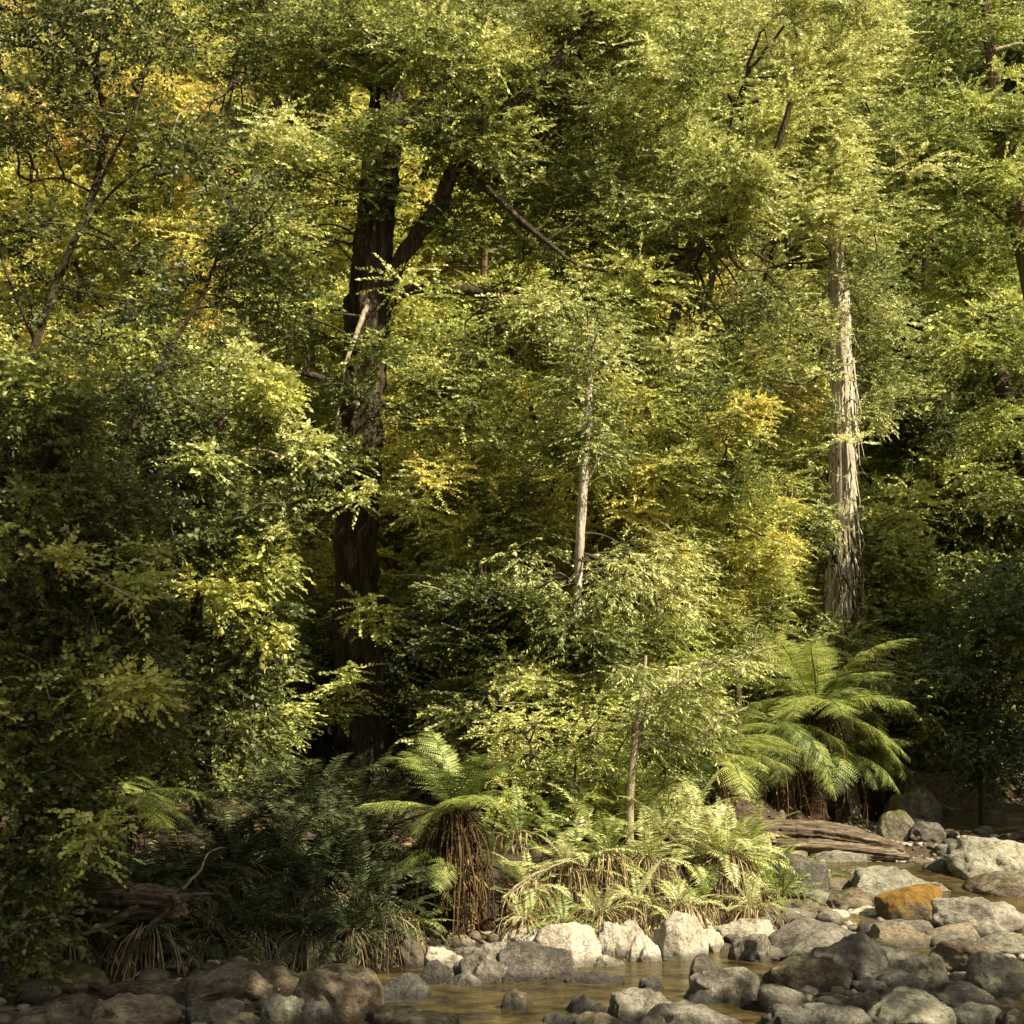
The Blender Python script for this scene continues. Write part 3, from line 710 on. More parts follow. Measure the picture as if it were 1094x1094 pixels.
tree_fern('tree fern with yellow drooping fronds behind the sapling', onground(715, 21.4), P(715, 760, 21.4), .17, 18, (1.2, 1.7), 18, 'fern', 10, (-.3, .9))
tree_fern('leaning tree fern whose lowest fronds sweep over the broken log stub', onground(835, 22.4), P(822, 772, 22.4), .18, 16, (1.2, 1.7), 19, 'fern', 5, (-.6, .7))
tree_fern('small shaded tree fern on a thin trunk upstream by the dark water', onground(926, 26.5), P(926, 802, 26.5), .13, 13, (1.1, 1.5), 9, 'fern', 5, (-.1, .8))
tree_fern('half hidden tree fern among the dim shrubs at lower left', onground(112, 14.6), P(122, 858, 14.6), .16, 16, (.9, 1.3), 10, 'fern', 8, (-.1, .9))
tree_fern('sunlit flat topped tree fern behind the dark trunk on its left', onground(268, 25), P(262, 632, 25), .18, 16, (1.4, 1.9), 11, 'fernsun', 6, (-.1, .7))
tree_fern('tree fern in the middle distance just right of the dark trunk', onground(500, 25), P(500, 655, 25), .2, 18, (1.5, 2.0), 12, 'fern', 8, (-.1, .8))
tree_fern('yellowish tree fern in the sunny thicket left of the stringy trunk', onground(800, 27), P(800, 700, 27), .2, 18, (1.5, 2.0), 13, 'fernsun', 10, (-.1, .9))
tree_fern('tree fern at the foot of the tall stringy barked trunk', onground(925, 27.5), P(925, 735, 27.5), .2, 16, (1.6, 2.1), 14, 'fern', 6, (-.1, .9))
tree_fern('dull tree fern between the dark trunk and the thin brown trunk', onground(330, 23), P(318, 735, 23), .16, 14, (1.0, 1.5), 15, 'fern', 8, (-.2, .8))
# bank ferns
BF = [(566,972,.75,'fernsun',16,30),(606,962,.85,'fernsun',18,40),(648,958,.85,'fern',18,40),(690,955,.8,'fernsun',18,34),(628,925,.9,'fernsun',18,0),(668,915,.95,'fern',18,0),(706,915,.9,'fernsun',18,0),(590,925,.85,'fern',16,0),(736,925,.9,'fernsun',16,20),(650,885,.95,'fernsun',16,0),(700,880,.95,'fern',16,0),(742,885,1.0,'fernsun',16,0),(555,935,.7,'fern',14,12),(785,905,.9,'fern',16,0)]
BF += [(560,985,.55,'fernsun',14,30),(600,985,.6,'fern',14,36),(640,978,.6,'fernsun',14,36),(680,972,.55,'fernsun',14,30),(722,972,.6,'fernsun',14,40),(745,960,.7,'fern',14,30),(800,960,.65,'fernsun',14,24),(830,930,.7,'fern',14,10),(770,915,.9,'fernsun',18,0),(815,905,.8,'fern',16,0),(845,890,.8,'fern',16,0),(800,880,.9,'fernsun',16,0),(850,905,.6,'fern',12,14)]
BL = ['leftmost pale fern above the sunny rocks','second pale fern from the left hanging over the sunny rocks','green fern over the cream block','pale fern above the flat topped white stone','upper pale fern behind the hanging fringe of dead leaves','tall green fern in the middle of the sunny bank','bright fern left of the fern tussock','green fern near the leaning brown fern stem','pale fern against the left of the yellow green tussock','tall pale fern at the back of the sunny bank','green fern at the back of the sunny bank','tall pale fern behind the yellow green tussock','small green fern beside the pool edge tree fern','green fern between tussock and weathered logs', 'low pale fern hanging over the leftmost sunny rocks', 'low green fern drooping behind the yellowish round boulder', 'low pale fern hanging right above the cream block', 'low pale fern touching the flat topped white stone', 'low fern with dead leaf fringe above the lumpy boulder', 'green fern squeezed between lumpy boulder and tussock', 'low pale fern at the right foot of the tussock', 'green fern right of the tussock near the log stub', 'tall pale fern rising behind the crown of the tussock', 'green fern between tussock and broken log stub', 'green fern at the foot of the log side tree fern', 'pale fern on the bank left of the log stub', 'small green fern hanging over the left end of the logs']
for k, ((x, y, l, m, n, sk), lab) in enumerate(zip(BF, BL)):
    yy = 14.9 + (972 - y) * .035; q = onground(x, yy); 
    fern_clump(lab, q, n, (l * .7, l * 1.1), m, 200 + k, (.15, 1.35), sk, lift=.12, skl=(.35, .7))
q = onground(772, 16.4)
fern_clump('spiky yellow green fern tussock with a beard of dead leaves', q, 44, (.6, 1.0), 'fernsun', 230, (-.2, 1.4), 120, lift=.45, skl=(.4, .85))
q = onground(815, 17.9); fern_clump('small fern at the right edge of the tussock', q, 16, (.5, .8), 'fernsun', 231, (.1, 1.2), 20, lift=.1)
q = onground(432, 14.0); fern_clump('small dim fern left of the pool edge tree fern', q, 14, (.5, .8), 'fern', 232, (.0, 1.1), 12, lift=.15)
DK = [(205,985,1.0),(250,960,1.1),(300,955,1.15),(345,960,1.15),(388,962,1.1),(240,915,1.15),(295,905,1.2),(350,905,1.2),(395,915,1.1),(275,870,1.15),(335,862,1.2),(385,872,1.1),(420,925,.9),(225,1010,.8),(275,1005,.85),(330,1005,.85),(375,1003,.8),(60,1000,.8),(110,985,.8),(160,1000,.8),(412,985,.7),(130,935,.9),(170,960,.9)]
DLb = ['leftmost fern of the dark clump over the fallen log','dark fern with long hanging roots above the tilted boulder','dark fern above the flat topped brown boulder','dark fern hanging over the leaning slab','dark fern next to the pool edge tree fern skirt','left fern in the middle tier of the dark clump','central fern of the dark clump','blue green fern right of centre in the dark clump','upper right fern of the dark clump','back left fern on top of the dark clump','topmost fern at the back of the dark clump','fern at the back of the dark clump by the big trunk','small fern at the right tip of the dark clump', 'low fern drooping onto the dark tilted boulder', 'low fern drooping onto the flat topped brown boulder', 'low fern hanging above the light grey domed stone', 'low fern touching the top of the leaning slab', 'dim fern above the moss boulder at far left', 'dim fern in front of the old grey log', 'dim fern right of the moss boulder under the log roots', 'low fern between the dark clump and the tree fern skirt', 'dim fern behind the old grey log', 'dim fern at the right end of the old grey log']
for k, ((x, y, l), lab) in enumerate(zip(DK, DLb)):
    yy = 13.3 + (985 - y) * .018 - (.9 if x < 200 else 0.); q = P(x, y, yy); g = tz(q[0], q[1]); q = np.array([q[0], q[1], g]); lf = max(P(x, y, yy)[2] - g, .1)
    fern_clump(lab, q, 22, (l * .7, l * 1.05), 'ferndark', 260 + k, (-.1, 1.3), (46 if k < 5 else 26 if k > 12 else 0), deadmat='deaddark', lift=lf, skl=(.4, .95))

# ------------------------------------------------------------------ trees
def px_path(lst, Y0=None):
    return np.array([P(a[0], a[1], a[2] if len(a) > 2 else Y0) for a in lst])
KEEP = [([(385, 870), (382, 560)], 60, 21.), ([(385, 870), (382, 680), (383, 560), (388, 440), (396, 330), (402, 260), (412, 95)], 34, 22.), ([(898, 650), (902, 510), (897, 340), (893, 275)], 15, 26.5), ([(617, 650), (623, 505)], 8, 19.3)]
def clear_of_trunks(px, py, Yd, rp):
    for pl, hw, dep in KEEP:
        ys = [q[1] for q in pl][::-1]; xs = [q[0] for q in pl][::-1]
        if Yd < dep + .4 and ys[0] - rp * .3 < py < ys[-1] + 10 and abs(px - np.interp(py, ys, xs)) < hw + rp * .95: return False
    return True
def blob(rng, x, y, rx, ry, Y0, Y1, n, rp, flat=.45):
    C, Rr = [], []
    for k in range(n):
        r = math.sqrt(rng.uniform(0, 1)); a = rng.uniform(0, 6.283); Yd = rng.uniform(Y0, Y1)
        px, py = x + rx * r * math.cos(a), y + ry * r * math.sin(a)
        if n > 3 and not clear_of_trunks(px, py, Yd, rp) and rng.uniform() < .97: continue
        C.append(P(px, py, Yd))
        rr = rp * rng.uniform(.6, 1.75) * mpp(Yd); Rr.append((rr, rr, rr * min(1, flat * rng.uniform(.9, 1.7))))
    return C, Rr
def hero_tree(name, label, trunk, widths, Yd, limbs, blobs, sp, leaf, bark, seed, per=34, scale=1., ridge=.05, cat='tree', flat=.45, twigbark='twig', extra=None, tubeseg=20, ground=True):
    """trunk: px points at depth Yd; limbs: (pts, w0, w1, twig?)"""
    rng = np.random.default_rng(seed)
    pts = px_path(trunk, Yd); rad = np.array(widths) * .5 * mpp(Yd)
    base = pts[0].copy(); base[2] = tz(base[0], base[1]) if ground else base[2]
    root = thing(name, label, cat, base)
    if ground: pts[0] = base - np.array([0, 0, .25])
    mb = MB(); q, r = smooth_path(pts, rad, (len(pts) - 1) * 14 + 1)
    r = r * (1 + .7 * np.exp(-np.arange(len(r)) * .35)) if ground else r
    add_tube(mb, q, r, tubeseg, ridge, 9, seed=seed, wob=.03)
    link('trunk', mb.mesh('trunk', B[bark], origin=base), root)
    net = [q[len(q) // 3:]]
    for li, lm in enumerate(limbs):
        lp, w0, w1 = lm[:3]; lp = px_path(lp, Yd); nn = len(lp)
        q2, r2 = smooth_path(lp, np.linspace(w0, w1, nn) * .5 * mpp(Yd), (nn - 1) * 8 + 1)
        mb = MB(); add_tube(mb, q2, r2, 10, ridge, 5, seed=seed + li + 1, wob=.06)
        link('branch', mb.mesh('branch', B[lm[3] if len(lm) > 3 else bark], origin=base), root); net.append(q2)
    if blobs:
        C, Rr = [], []
        for bl in blobs:
            c, rr = blob(rng, *bl[:8], flat=flat); C += c; Rr += rr
        C = np.array(C); Rr = np.array(Rr)
        mb = MB(); add_foliage(mb, C, Rr, per, sp, rng, scale, 0, cen=pts.mean(0))
        NT = np.concatenate(net)
        for k, c in enumerate(C):
            j = np.argmin(np.linalg.norm(NT - c, axis=1) + np.abs(rng.normal(0, .3, len(NT)))); s0 = NT[j]; dl = np.linalg.norm(c - s0)
            if dl > 5 or dl < .2: continue
            j0 = rng.normal(0, .07, (3, 3)) * dl
            e = c + unit(c - s0) * Rr[k, 0] * .6
            qq, rq = smooth_path([s0, s0 * .75 + c * .25 + j0[0], s0 * .5 + c * .5 + j0[1] + [0, 0, .03 * dl], s0 * .25 + c * .75 + j0[2], c, e], [.010 + .008 * dl, .009 + .006 * dl, .008 + .004 * dl, .008 + .002 * dl, .008, .003], 16)
            add_tube(mb, qq, rq, 5, wob=.5, mat=1, seed=k)
        for k, c in enumerate(C):
            if rng.uniform() > .45: continue
            dv = unit(np.array([rng.normal(0, 1), rng.normal(-.5, .6), rng.normal(.1, .5)])); l = Rr[k, 0] * rng.uniform(1.2, 2.6)
            qq, rq = smooth_path([c - dv * l * .2, c + dv * l * .35 + rng.normal(0, .08, 3) * l, c + dv * l * .7 + rng.normal(0, .12, 3) * l, c + dv * l], [.011, .009, .006, .002], 10)
            add_tube(mb, qq, rq, 4, wob=.6, mat=2 if rng.uniform() < .4 else 1, seed=k)
        link('crown', mb.mesh('crown', [L[leaf], B[twigbark], B['paletwig']], smooth=False, origin=base), root)
        if extra:
            for (lf2, bl2) in extra:
                C, Rr = [], []
                for bl in bl2:
                    c, rr = blob(rng, *bl[:8], flat=flat); C += c; Rr += rr
                mb = MB(); add_foliage(mb, np.array(C), np.array(Rr), per, sp, rng, scale, 0)
                link('foliage', mb.mesh('foliage', [L[lf2]], smooth=False, origin=base), root)
    return root

hero_tree('big_tree', 'massive dark trunked tree with furrowed bark and layered leafy limbs', 
    [(386, 905), (385, 780), (382, 680), (381, 560), (386, 440), (394, 330), (403, 210), (414, 90), (424, -80)], [56, 49, 44, 42, 42, 44, 39, 34, 26], 22,
    [([(398, 335, 22), (432, 270, 21.8), (466, 225, 21.5), (492, 170, 21.3), (545, 112, 21), (600, 62, 21), (655, -20, 21)], 20, 11),
     ([(402, 340, 22), (440, 308, 21.6), (512, 312, 21.4), (590, 328, 21.2), (680, 312, 21.2), (735, 276, 21.2), (800, 210, 21.2), (822, 178, 21.2), (845, 110, 21)], 13, 6),
     ([(500, 180, 21.4), (548, 228, 21), (580, 255, 20.8), (616, 282, 20.6), (650, 290, 20.5)], 8, 3),
     ([(404, 290, 22), (385, 345, 21.5), (368, 395, 21.2), (358, 470, 21)], 7, 2, 'paletwig'),
     ([(384, 420, 22), (330, 400, 21.6), (280, 402, 21.4), (235, 420, 21.2)], 9, 3),
     ([(414, 110, 22), (360, 60, 21.7), (300, 40, 21.4), (250, 60, 21)], 12, 4),
     ([(408, 150, 22), (470, 90, 22.5), (500, 20, 23)], 14, 6),
     ([(520, 330, 21.4), (552, 390, 21.2), (572, 450, 21), (588, 500, 21)], 7, 3)],
    [(440, 60, 90, 55, 20, 23, 14, 32), (300, 140, 70, 110, 20, 22.5, 18, 32), (300, 300, 60, 70, 20, 22, 11, 30), (455, 135, 70, 45, 20, 22, 10, 30), (405, 195, 26, 45, 20.6, 21.3, 3, 26),
     (560, 150, 90, 80, 21.0, 24.2, 17, 32), (640, 30, 100, 55, 21.0, 24.2, 15, 32), (530, 245, 70, 35, 21.0, 23.2, 8, 28), (630, 230, 80, 60, 21.0, 23.7, 12, 30), (740, 250, 90, 50, 21.5, 23.2, 11, 28), (470, 5, 80, 40, 22.0, 24.2, 9, 32),
     (450, 385, 45, 45, 20.5, 22, 6, 28), (570, 345, 90, 30, 21.5, 23.2, 8, 28), (475, 455, 45, 30, 21.5, 23.2, 4, 26), (340, 440, 40, 60, 20.5, 22, 6, 28), (780, 365, 70, 55, 21.5, 23.7, 11, 28), (690, 400, 60, 35, 22.0, 23.7, 5, 26), (320, 15, 80, 40, 20, 22, 9, 32), (386, 415, 22, 14, 21, 21.3, 2, 22), (630, 130, 60, 60, 21.0, 23.2, 7, 28)],
    'beech', 'beech', 'dark', 31, per=34, ridge=.09, tubeseg=48, flat=.62,
    extra=[('beechlight', [(400, 60, 90, 40, 19.6, 21, 8, 30), (590, 100, 110, 60, 20.6, 22.2, 8, 30), (760, 130, 90, 70, 20.6, 22.7, 12, 30), (640, 330, 90, 40, 20.6, 22.2, 6, 28), (290, 210, 60, 60, 19.6, 20.6, 6, 28), (500, 140, 30, 15, 20.6, 21.6, 3, 24), (545, 85, 30, 15, 20.4, 21.4, 2, 24), (600, 318, 60, 16, 20.6, 21.6, 5, 24), (705, 310, 40, 10, 20.6, 21.6, 2, 22), (400, 240, 30, 40, 19.6, 20.4, 4, 24), (400, 130, 30, 20, 19.6, 20.4, 3, 24), (650, 30, 50, 30, 20.6, 21.6, 4, 26), (785, 225, 25, 20, 20.6, 21.6, 2, 24), (400, 380, 25, 12, 20, 20.6, 2, 20), (378, 505, 25, 30, 20, 21, 3, 22), (395, 660, 25, 30, 20, 21, 2, 20), (370, 735, 25, 30, 20, 21, 3, 20), (440, 310, 40, 16, 20, 20.8, 2, 22)]), ('light', [(600, 60, 140, 60, 20.4, 21.8, 8, 28), (700, 200, 120, 80, 20.4, 21.8, 10, 28), (450, 60, 70, 50, 19.4, 20.4, 5, 26), (300, 190, 60, 90, 19.4, 20.4, 6, 26), (620, 380, 120, 60, 20.6, 22.2, 7, 26)])])
hero_tree('golden_tree', 'fine leaved yellow green tree filling the gap right of the big trunk',
    [(520, 900), (522, 760), (515, 620), (505, 480), (500, 380)], [10, 9, 8, 6, 3], 21.0,
    [([(518, 640), (580, 560), (640, 520)], 5, 2), ([(510, 560), (460, 500), (440, 450)], 4, 2), ([(521, 720), (620, 640), (720, 560), (790, 500)], 5, 2), ([(506, 500), (550, 440), (600, 400)], 4, 1, 'paletwig')],
    [(480, 420, 60, 60, 19.8, 21.4, 12, 26), (560, 470, 80, 60, 19.8, 21.4, 14, 26), (500, 550, 80, 60, 19.8, 21.4, 15, 26), (670, 470, 80, 60, 19.8, 21.4, 13, 26), (590, 390, 60, 35, 20, 21.4, 8, 24), (450, 620, 30, 40, 20, 21.4, 5, 24), (760, 470, 60, 60, 19.8, 21.4, 10, 24)],
    'beech', 'beechlight', 'brown', 52, per=22, scale=.86, flat=.6,
    extra=[('golden', [(520, 500, 110, 100, 19.6, 21, 10, 24), (700, 480, 110, 70, 19.6, 21, 9, 24)]), ('light', [(560, 480, 140, 110, 19.6, 21, 8, 24)]), ('golden', [(545, 545, 60, 30, 19.8, 21.4, 3, 13), (470, 480, 40, 40, 19.8, 21.4, 3, 13), (800, 420, 40, 30, 19.8, 21.4, 3, 14), (720, 600, 30, 15, 19.8, 21, 2, 12)])])
hero_tree('amber_tree', 'amber and olive leaved tree left of the stringy trunk above the ferns',
    [(790, 860), (788, 720), (782, 620), (775, 520)], [8, 7, 6, 3], 21.5,
    [([(786, 680), (740, 620), (700, 600)], 4, 1), ([(783, 640), (830, 580), (850, 540)], 4, 1)],
    [(780, 560, 60, 40, 20.6, 22, 11, 24), (720, 620, 50, 35, 20.6, 22, 8, 24), (820, 620, 35, 35, 20.6, 22, 7, 22), (770, 660, 60, 25, 20.4, 21.6, 8, 22), (840, 530, 20, 40, 21, 22, 4, 20)],
    'fine', 'olive', 'brown', 53, per=26, scale=.95, flat=.5,
    extra=[('golden', [(800, 620, 50, 30, 20.4, 21.8, 3, 13), (790, 500, 90, 120, 20.4, 22, 9, 10), (730, 600, 30, 20, 20.4, 21.6, 2, 13)]), ('golden', [(760, 590, 80, 60, 20.2, 21.4, 8, 22)])])
# low boughs crossing the trunk foot and the middle
hero_tree('understorey_tree', 'slender understorey tree with flat dark sprays right of the big trunk',
    [(545, 900), (540, 780), (528, 690), (512, 600)], [12, 11, 8, 4], 19.4,
    [([(540, 780), (510, 700), (470, 660)], 6, 2), ([(534, 720), (600, 670), (660, 655)], 6, 2), ([(538, 760), (620, 720), (700, 690)], 5, 2)],
    [(545, 655, 75, 20, 18.5, 20, 10, 28), (485, 695, 45, 30, 18.5, 20, 7, 26), (610, 690, 80, 35, 18.5, 20, 12, 28), (510, 740, 60, 40, 18.5, 20, 12, 28), (570, 790, 60, 35, 18.8, 20, 9, 26), (480, 640, 35, 18, 19, 20, 3, 24), (640, 760, 40, 30, 18.8, 20, 4, 26), (540, 640, 40, 15, 18.5, 19.5, 3, 26)],
    'beech', 'beech', 'dark', 32, per=34, scale=.92, flat=.32,
    extra=[('light', [(530, 760, 90, 50, 18.3, 19.2, 8, 26), (600, 740, 60, 40, 18.3, 19.4, 6, 26)])])
hero_tree('leaning_tree', 'slim dark tree leaning right across the golden foliage at upper left',
    [(-60, 1000), (-20, 640), (20, 430), (60, 305), (96, 215), (112, 140), (104, 70), (120, -40)], [16, 11, 9, 8, 7, 5.5, 4, 3], 12.6,
    [([(92, 228), (118, 172), (148, 110), (160, 30)], 5, 2), ([(76, 265), (120, 205), (190, 150), (240, 90)], 4, 1), ([(98, 205), (60, 190), (20, 200)], 3, 1), ([(110, 180), (115, 120), (90, 60)], 4, 1), ([(60, 305), (110, 318), (180, 325)], 4, 1), ([(40, 370), (10, 300), (-10, 240)], 5, 2)],
    [(50, 55, 80, 50, 12, 13.4, 13, 34), (15, 125, 50, 35, 12, 13.4, 6, 32), (150, 40, 60, 40, 12, 13.2, 7, 32), (150, 150, 50, 40, 12, 13, 5, 28), (90, 130, 40, 40, 12, 13, 3, 28), (40, 270, 40, 50, 12, 13, 4, 26), (130, 250, 40, 40, 12, 13, 3, 24), (190, 190, 40, 50, 12, 13, 3, 26), (90, 330, 60, 40, 12, 13, 4, 26)],
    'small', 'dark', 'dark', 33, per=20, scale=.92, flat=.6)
hero_tree('thin_leaning_tree', 'thin dark stem leaning right below the slim leaning tree',
    [(60, 940), (85, 680), (120, 520), (160, 410), (195, 350), (218, 312), (240, 255), (275, 180)], [9, 8, 7, 6, 5, 4, 3, 2], 14.5,
    [([(205, 330), (250, 322), (200, 310)], 3, 1), ([(230, 280), (290, 220), (300, 160)], 3, 1)],
    [(250, 250, 50, 60, 14, 15, 5, 26), (200, 300, 50, 50, 14, 15, 4, 26), (165, 380, 40, 40, 14, 15, 4, 26)],
    'small', 'dark', 'dark', 34, per=18, scale=1., flat=.6)
hero_tree('shrubby_tree', 'dense small leaved shrubby tree filling the left edge above the log',
    [(20, 1075), (5, 990), (-8, 850), (-5, 700), (25, 560), (60, 460)], [40, 20, 14, 11, 8, 4], 11.4,
    [([(-15, 850), (40, 790), (115, 705), (160, 640)], 8, 3), ([(-8, 720), (60, 640), (110, 560)], 7, 3), ([(-5, 780), (60, 770), (150, 760)], 6, 2), ([(0, 900), (60, 860), (120, 830)], 6, 2), ([(70, 600, 11.2), (110, 622, 11), (145, 640, 10.9)], 4, 2, 'paletwig')],
    [(50, 480, 80, 60, 11, 13, 16, 34), (30, 590, 70, 60, 11, 13, 14, 34), (110, 580, 60, 70, 11.5, 13, 12, 32), (40, 700, 80, 60, 11, 13, 16, 34), (120, 690, 60, 50, 11.5, 13, 9, 32), (60, 800, 80, 50, 11, 13, 14, 32), (50, 890, 60, 40, 11, 12.6, 9, 30), (20, 960, 40, 50, 10.8, 11.6, 6, 28), (150, 770, 40, 40, 11.5, 13, 5, 28), (10, 410, 40, 40, 11, 12.5, 5, 30), (15, 1020, 20, 25, 10.6, 11, 2, 22)],
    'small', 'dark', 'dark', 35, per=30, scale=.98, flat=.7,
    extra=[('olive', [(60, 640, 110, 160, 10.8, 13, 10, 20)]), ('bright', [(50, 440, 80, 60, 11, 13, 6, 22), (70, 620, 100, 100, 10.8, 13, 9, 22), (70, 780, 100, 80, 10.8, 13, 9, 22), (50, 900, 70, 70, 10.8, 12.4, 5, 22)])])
hero_tree('bushy_tree', 'bushy tree with mixed olive leaves between left shrub and big trunk',
    [(215, 930), (218, 800), (210, 650), (220, 520), (240, 430)], [18, 15, 12, 9, 5], 17.6,
    [([(212, 640), (260, 560), (300, 480)], 6, 2), ([(215, 700), (150, 620), (130, 540)], 6, 2), ([(217, 780), (280, 720), (320, 680)], 5, 2), ([(225, 500), (270, 480), (320, 495)], 4, 2, 'paletwig')],
    [(200, 470, 70, 45, 16.8, 18.4, 10, 32), (170, 560, 70, 60, 16.8, 18.4, 12, 32), (250, 570, 60, 50, 16.8, 18.4, 9, 32), (200, 680, 90, 60, 16.8, 18.4, 15, 32), (270, 690, 40, 45, 16.8, 18.4, 6, 30), (190, 770, 80, 40, 16.6, 18.2, 9, 32), (130, 440, 50, 40, 17, 18.4, 5, 32), (270, 770, 50, 30, 16.8, 18, 5, 30)],
    'broad', 'dark', 'dark', 36, per=30, scale=.82, flat=.6,
    extra=[('olive', [(285, 450, 50, 40, 16.8, 18.6, 5, 22), (200, 600, 120, 110, 16.6, 18.6, 9, 24), (160, 390, 110, 40, 17, 19, 8, 24), (300, 620, 40, 80, 17.4, 19, 7, 22)]), ('light', [(230, 500, 110, 100, 16.8, 18.8, 7, 20), (270, 420, 60, 40, 17.4, 19, 4, 20)]), ('dark', [(310, 540, 40, 110, 18, 19.6, 9, 26), (180, 370, 100, 30, 17.6, 19.6, 6, 26)])])
hero_tree('brown_trunk_tree', 'thin straight brown trunk left of the massive dark one',
    [(322, 870), (326, 720), (330, 600), (334, 480), (330, 330)], [17, 15, 14, 12, 8], 24,
    [([(331, 560), (300, 500), (270, 450)], 5, 2)],
    [(300, 400, 60, 60, 22, 24.5, 12, 30), (335, 470, 25, 70, 22, 24.5, 8, 26), (260, 540, 60, 60, 22, 24.5, 10, 28), (325, 560, 30, 50, 22.5, 24.6, 7, 26), (300, 680, 50, 50, 22, 24.6, 8, 26)], 'beech', 'olive', 'brown', 37, per=26, scale=.9, flat=.6, extra=[('dark', [(320, 480, 50, 120, 21, 23.6, 12, 26), (290, 720, 60, 50, 21, 23.6, 8, 26)])])
hero_tree('pale_trunk_tree', 'slender pale trunked tree with light green sprays in mid picture',
    [(612, 880), (615, 700), (619, 590), (624, 500), (630, 400), (633, 340)], [8, 9, 9.5, 10, 7, 3], 19.3,
    [([(622, 525), (634, 500), (642, 485)], 5, 2, 'paletwig'), ([(630, 400), (660, 385), (690, 400)], 4, 1, 'paletwig')],
    [(635, 600, 75, 25, 18.3, 19.6, 8, 30), (640, 475, 35, 22, 18.9, 20, 5, 24), (560, 620, 60, 30, 18.6, 20, 5, 28), (700, 620, 60, 45, 18.6, 20, 8, 30), (625, 345, 50, 40, 18.6, 19.6, 9, 28), (620, 425, 25, 14, 18.7, 19.2, 3, 18), (632, 385, 35, 30, 18.6, 19.2, 6, 22), (628, 455, 14, 16, 18.7, 19.1, 2, 16), (600, 670, 60, 25, 18.4, 19.6, 5, 28)],
    'euc', 'light', 'pale', 38, per=20, scale=.72, twigbark='twig', flat=.8)
st = hero_tree('stringy_bark_tree', 'tall pale stringy barked trunk rising in the sun right of centre',
    [(896, 760), (897, 660), (899, 590), (902, 510), (900, 430), (897, 340), (892, 250), (888, 100)], [24, 23, 23, 25, 24, 20, 16, 10], 26.5,
    [([(896, 320), (870, 300), (850, 312)], 4, 1, 'paletwig'), ([(895, 290), (870, 330), (852, 350)], 4, 1, 'paletwig')],
    [(934, 350, 24, 60, 26.9, 28.2, 14, 20), (930, 430, 22, 40, 26.8, 27.8, 8, 18), (898, 488, 40, 16, 25.4, 26, 9, 20), (870, 390, 20, 30, 26, 27, 4, 18), (935, 300, 20, 30, 25.8, 27, 5, 20), (935, 490, 25, 20, 25.8, 26.8, 4, 20), (890, 715, 45, 30, 25.4, 26.2, 9, 24), (897, 690, 22, 16, 25.3, 26, 3, 24), (884, 335, 10, 14, 25.6, 26, 2, 14), (910, 445, 10, 12, 25.6, 26, 2, 14), (880, 570, 10, 40, 25.8, 26.2, 3, 14), (912, 285, 12, 16, 25.6, 26, 2, 16)],
    'fine', 'light', 'string', 39, per=22, scale=1.2, flat=.9, ridge=.13, tubeseg=28)
# peeling ribbons on the stringy trunk
mb = MB(); rg = np.random.default_rng(3); bs = np.array(st.location)
for k in range(90):
    y0 = rg.uniform(330, 640); Yd = 26.5
    c = P(np.interp(y0, [330, 510, 660], [897, 902, 897]), y0, Yd); a = rg.uniform(math.pi * .9, 2.1 * math.pi); r = 14.5 * mpp(Yd)
    s0 = c + r * np.array([math.cos(a), math.sin(a), 0]); l = rg.uniform(.4, 1.6)
    o = np.array([math.cos(a), math.sin(a), 0]); sd = np.array([-math.sin(a), math.cos(a), 0]) * rg.uniform(.012, .035)
    pts = [s0, s0 + o * .03 + [0, 0, -l * .4], s0 + o * rg.uniform(.03, .12) + [0, 0, -l * .8], s0 + o * rg.uniform(.02, .22) + [0, 0, -l]]
    Vv = []
    for j, p in enumerate(pts): Vv += [p + sd * (1 - .2 * j), p - sd * (1 - .2 * j)]
    mb.add(Vv, [(0, 1, 3, 2), (2, 3, 5, 4), (4, 5, 7, 6)])
link('peeling_bark', mb.mesh('peeling_bark', B['string'], origin=bs), st)

hero_tree('round_bush', 'rounded sunny bush with glossy leaves right of the stringy trunk',
    [(950, 780), (952, 690), (950, 610)], [10, 8, 4], 28.5, [([(951, 690), (985, 650), (1000, 620)], 5, 2), ([(951, 680), (925, 630), (920, 580)], 5, 2)],
    [(945, 580, 40, 30, 27.6, 29, 10, 24), (965, 640, 45, 40, 27.4, 29, 14, 24), (925, 610, 20, 40, 28, 29, 6, 22), (985, 660, 25, 25, 27.8, 29, 5, 22), (960, 540, 20, 20, 28, 29, 2, 20)],
    'broad', 'bright', 'twig', 40, per=36, scale=1.05, cat='bush', flat=.8)
hero_tree('shaded_bush', 'dull blue green bush in shade at the right edge',
    [(1045, 830), (1045, 740), (1040, 690)], [4, 3, 2], 26.5, [([(1045, 760), (1080, 690), (1100, 650)], 4, 2), ([(1045, 770), (1010, 730), (985, 700)], 3, 1)],
    [(1035, 680, 55, 40, 25.6, 27.8, 12, 22), (1010, 750, 50, 45, 25.6, 27.8, 10, 22), (1085, 640, 35, 45, 25.8, 28, 8, 24), (1080, 740, 40, 60, 25.8, 28, 9, 24), (1060, 815, 50, 25, 25.8, 27.6, 6, 20)],
    'broad', 'shade', 'twig', 41, per=20, scale=.95, cat='bush', flat=.9, extra=[('dark', [(1030, 740, 80, 90, 26.4, 28, 14, 24)]), ('beech', [(1040, 660, 60, 50, 25.4, 27, 6, 16), (990, 770, 40, 50, 25.6, 27, 5, 16)])])
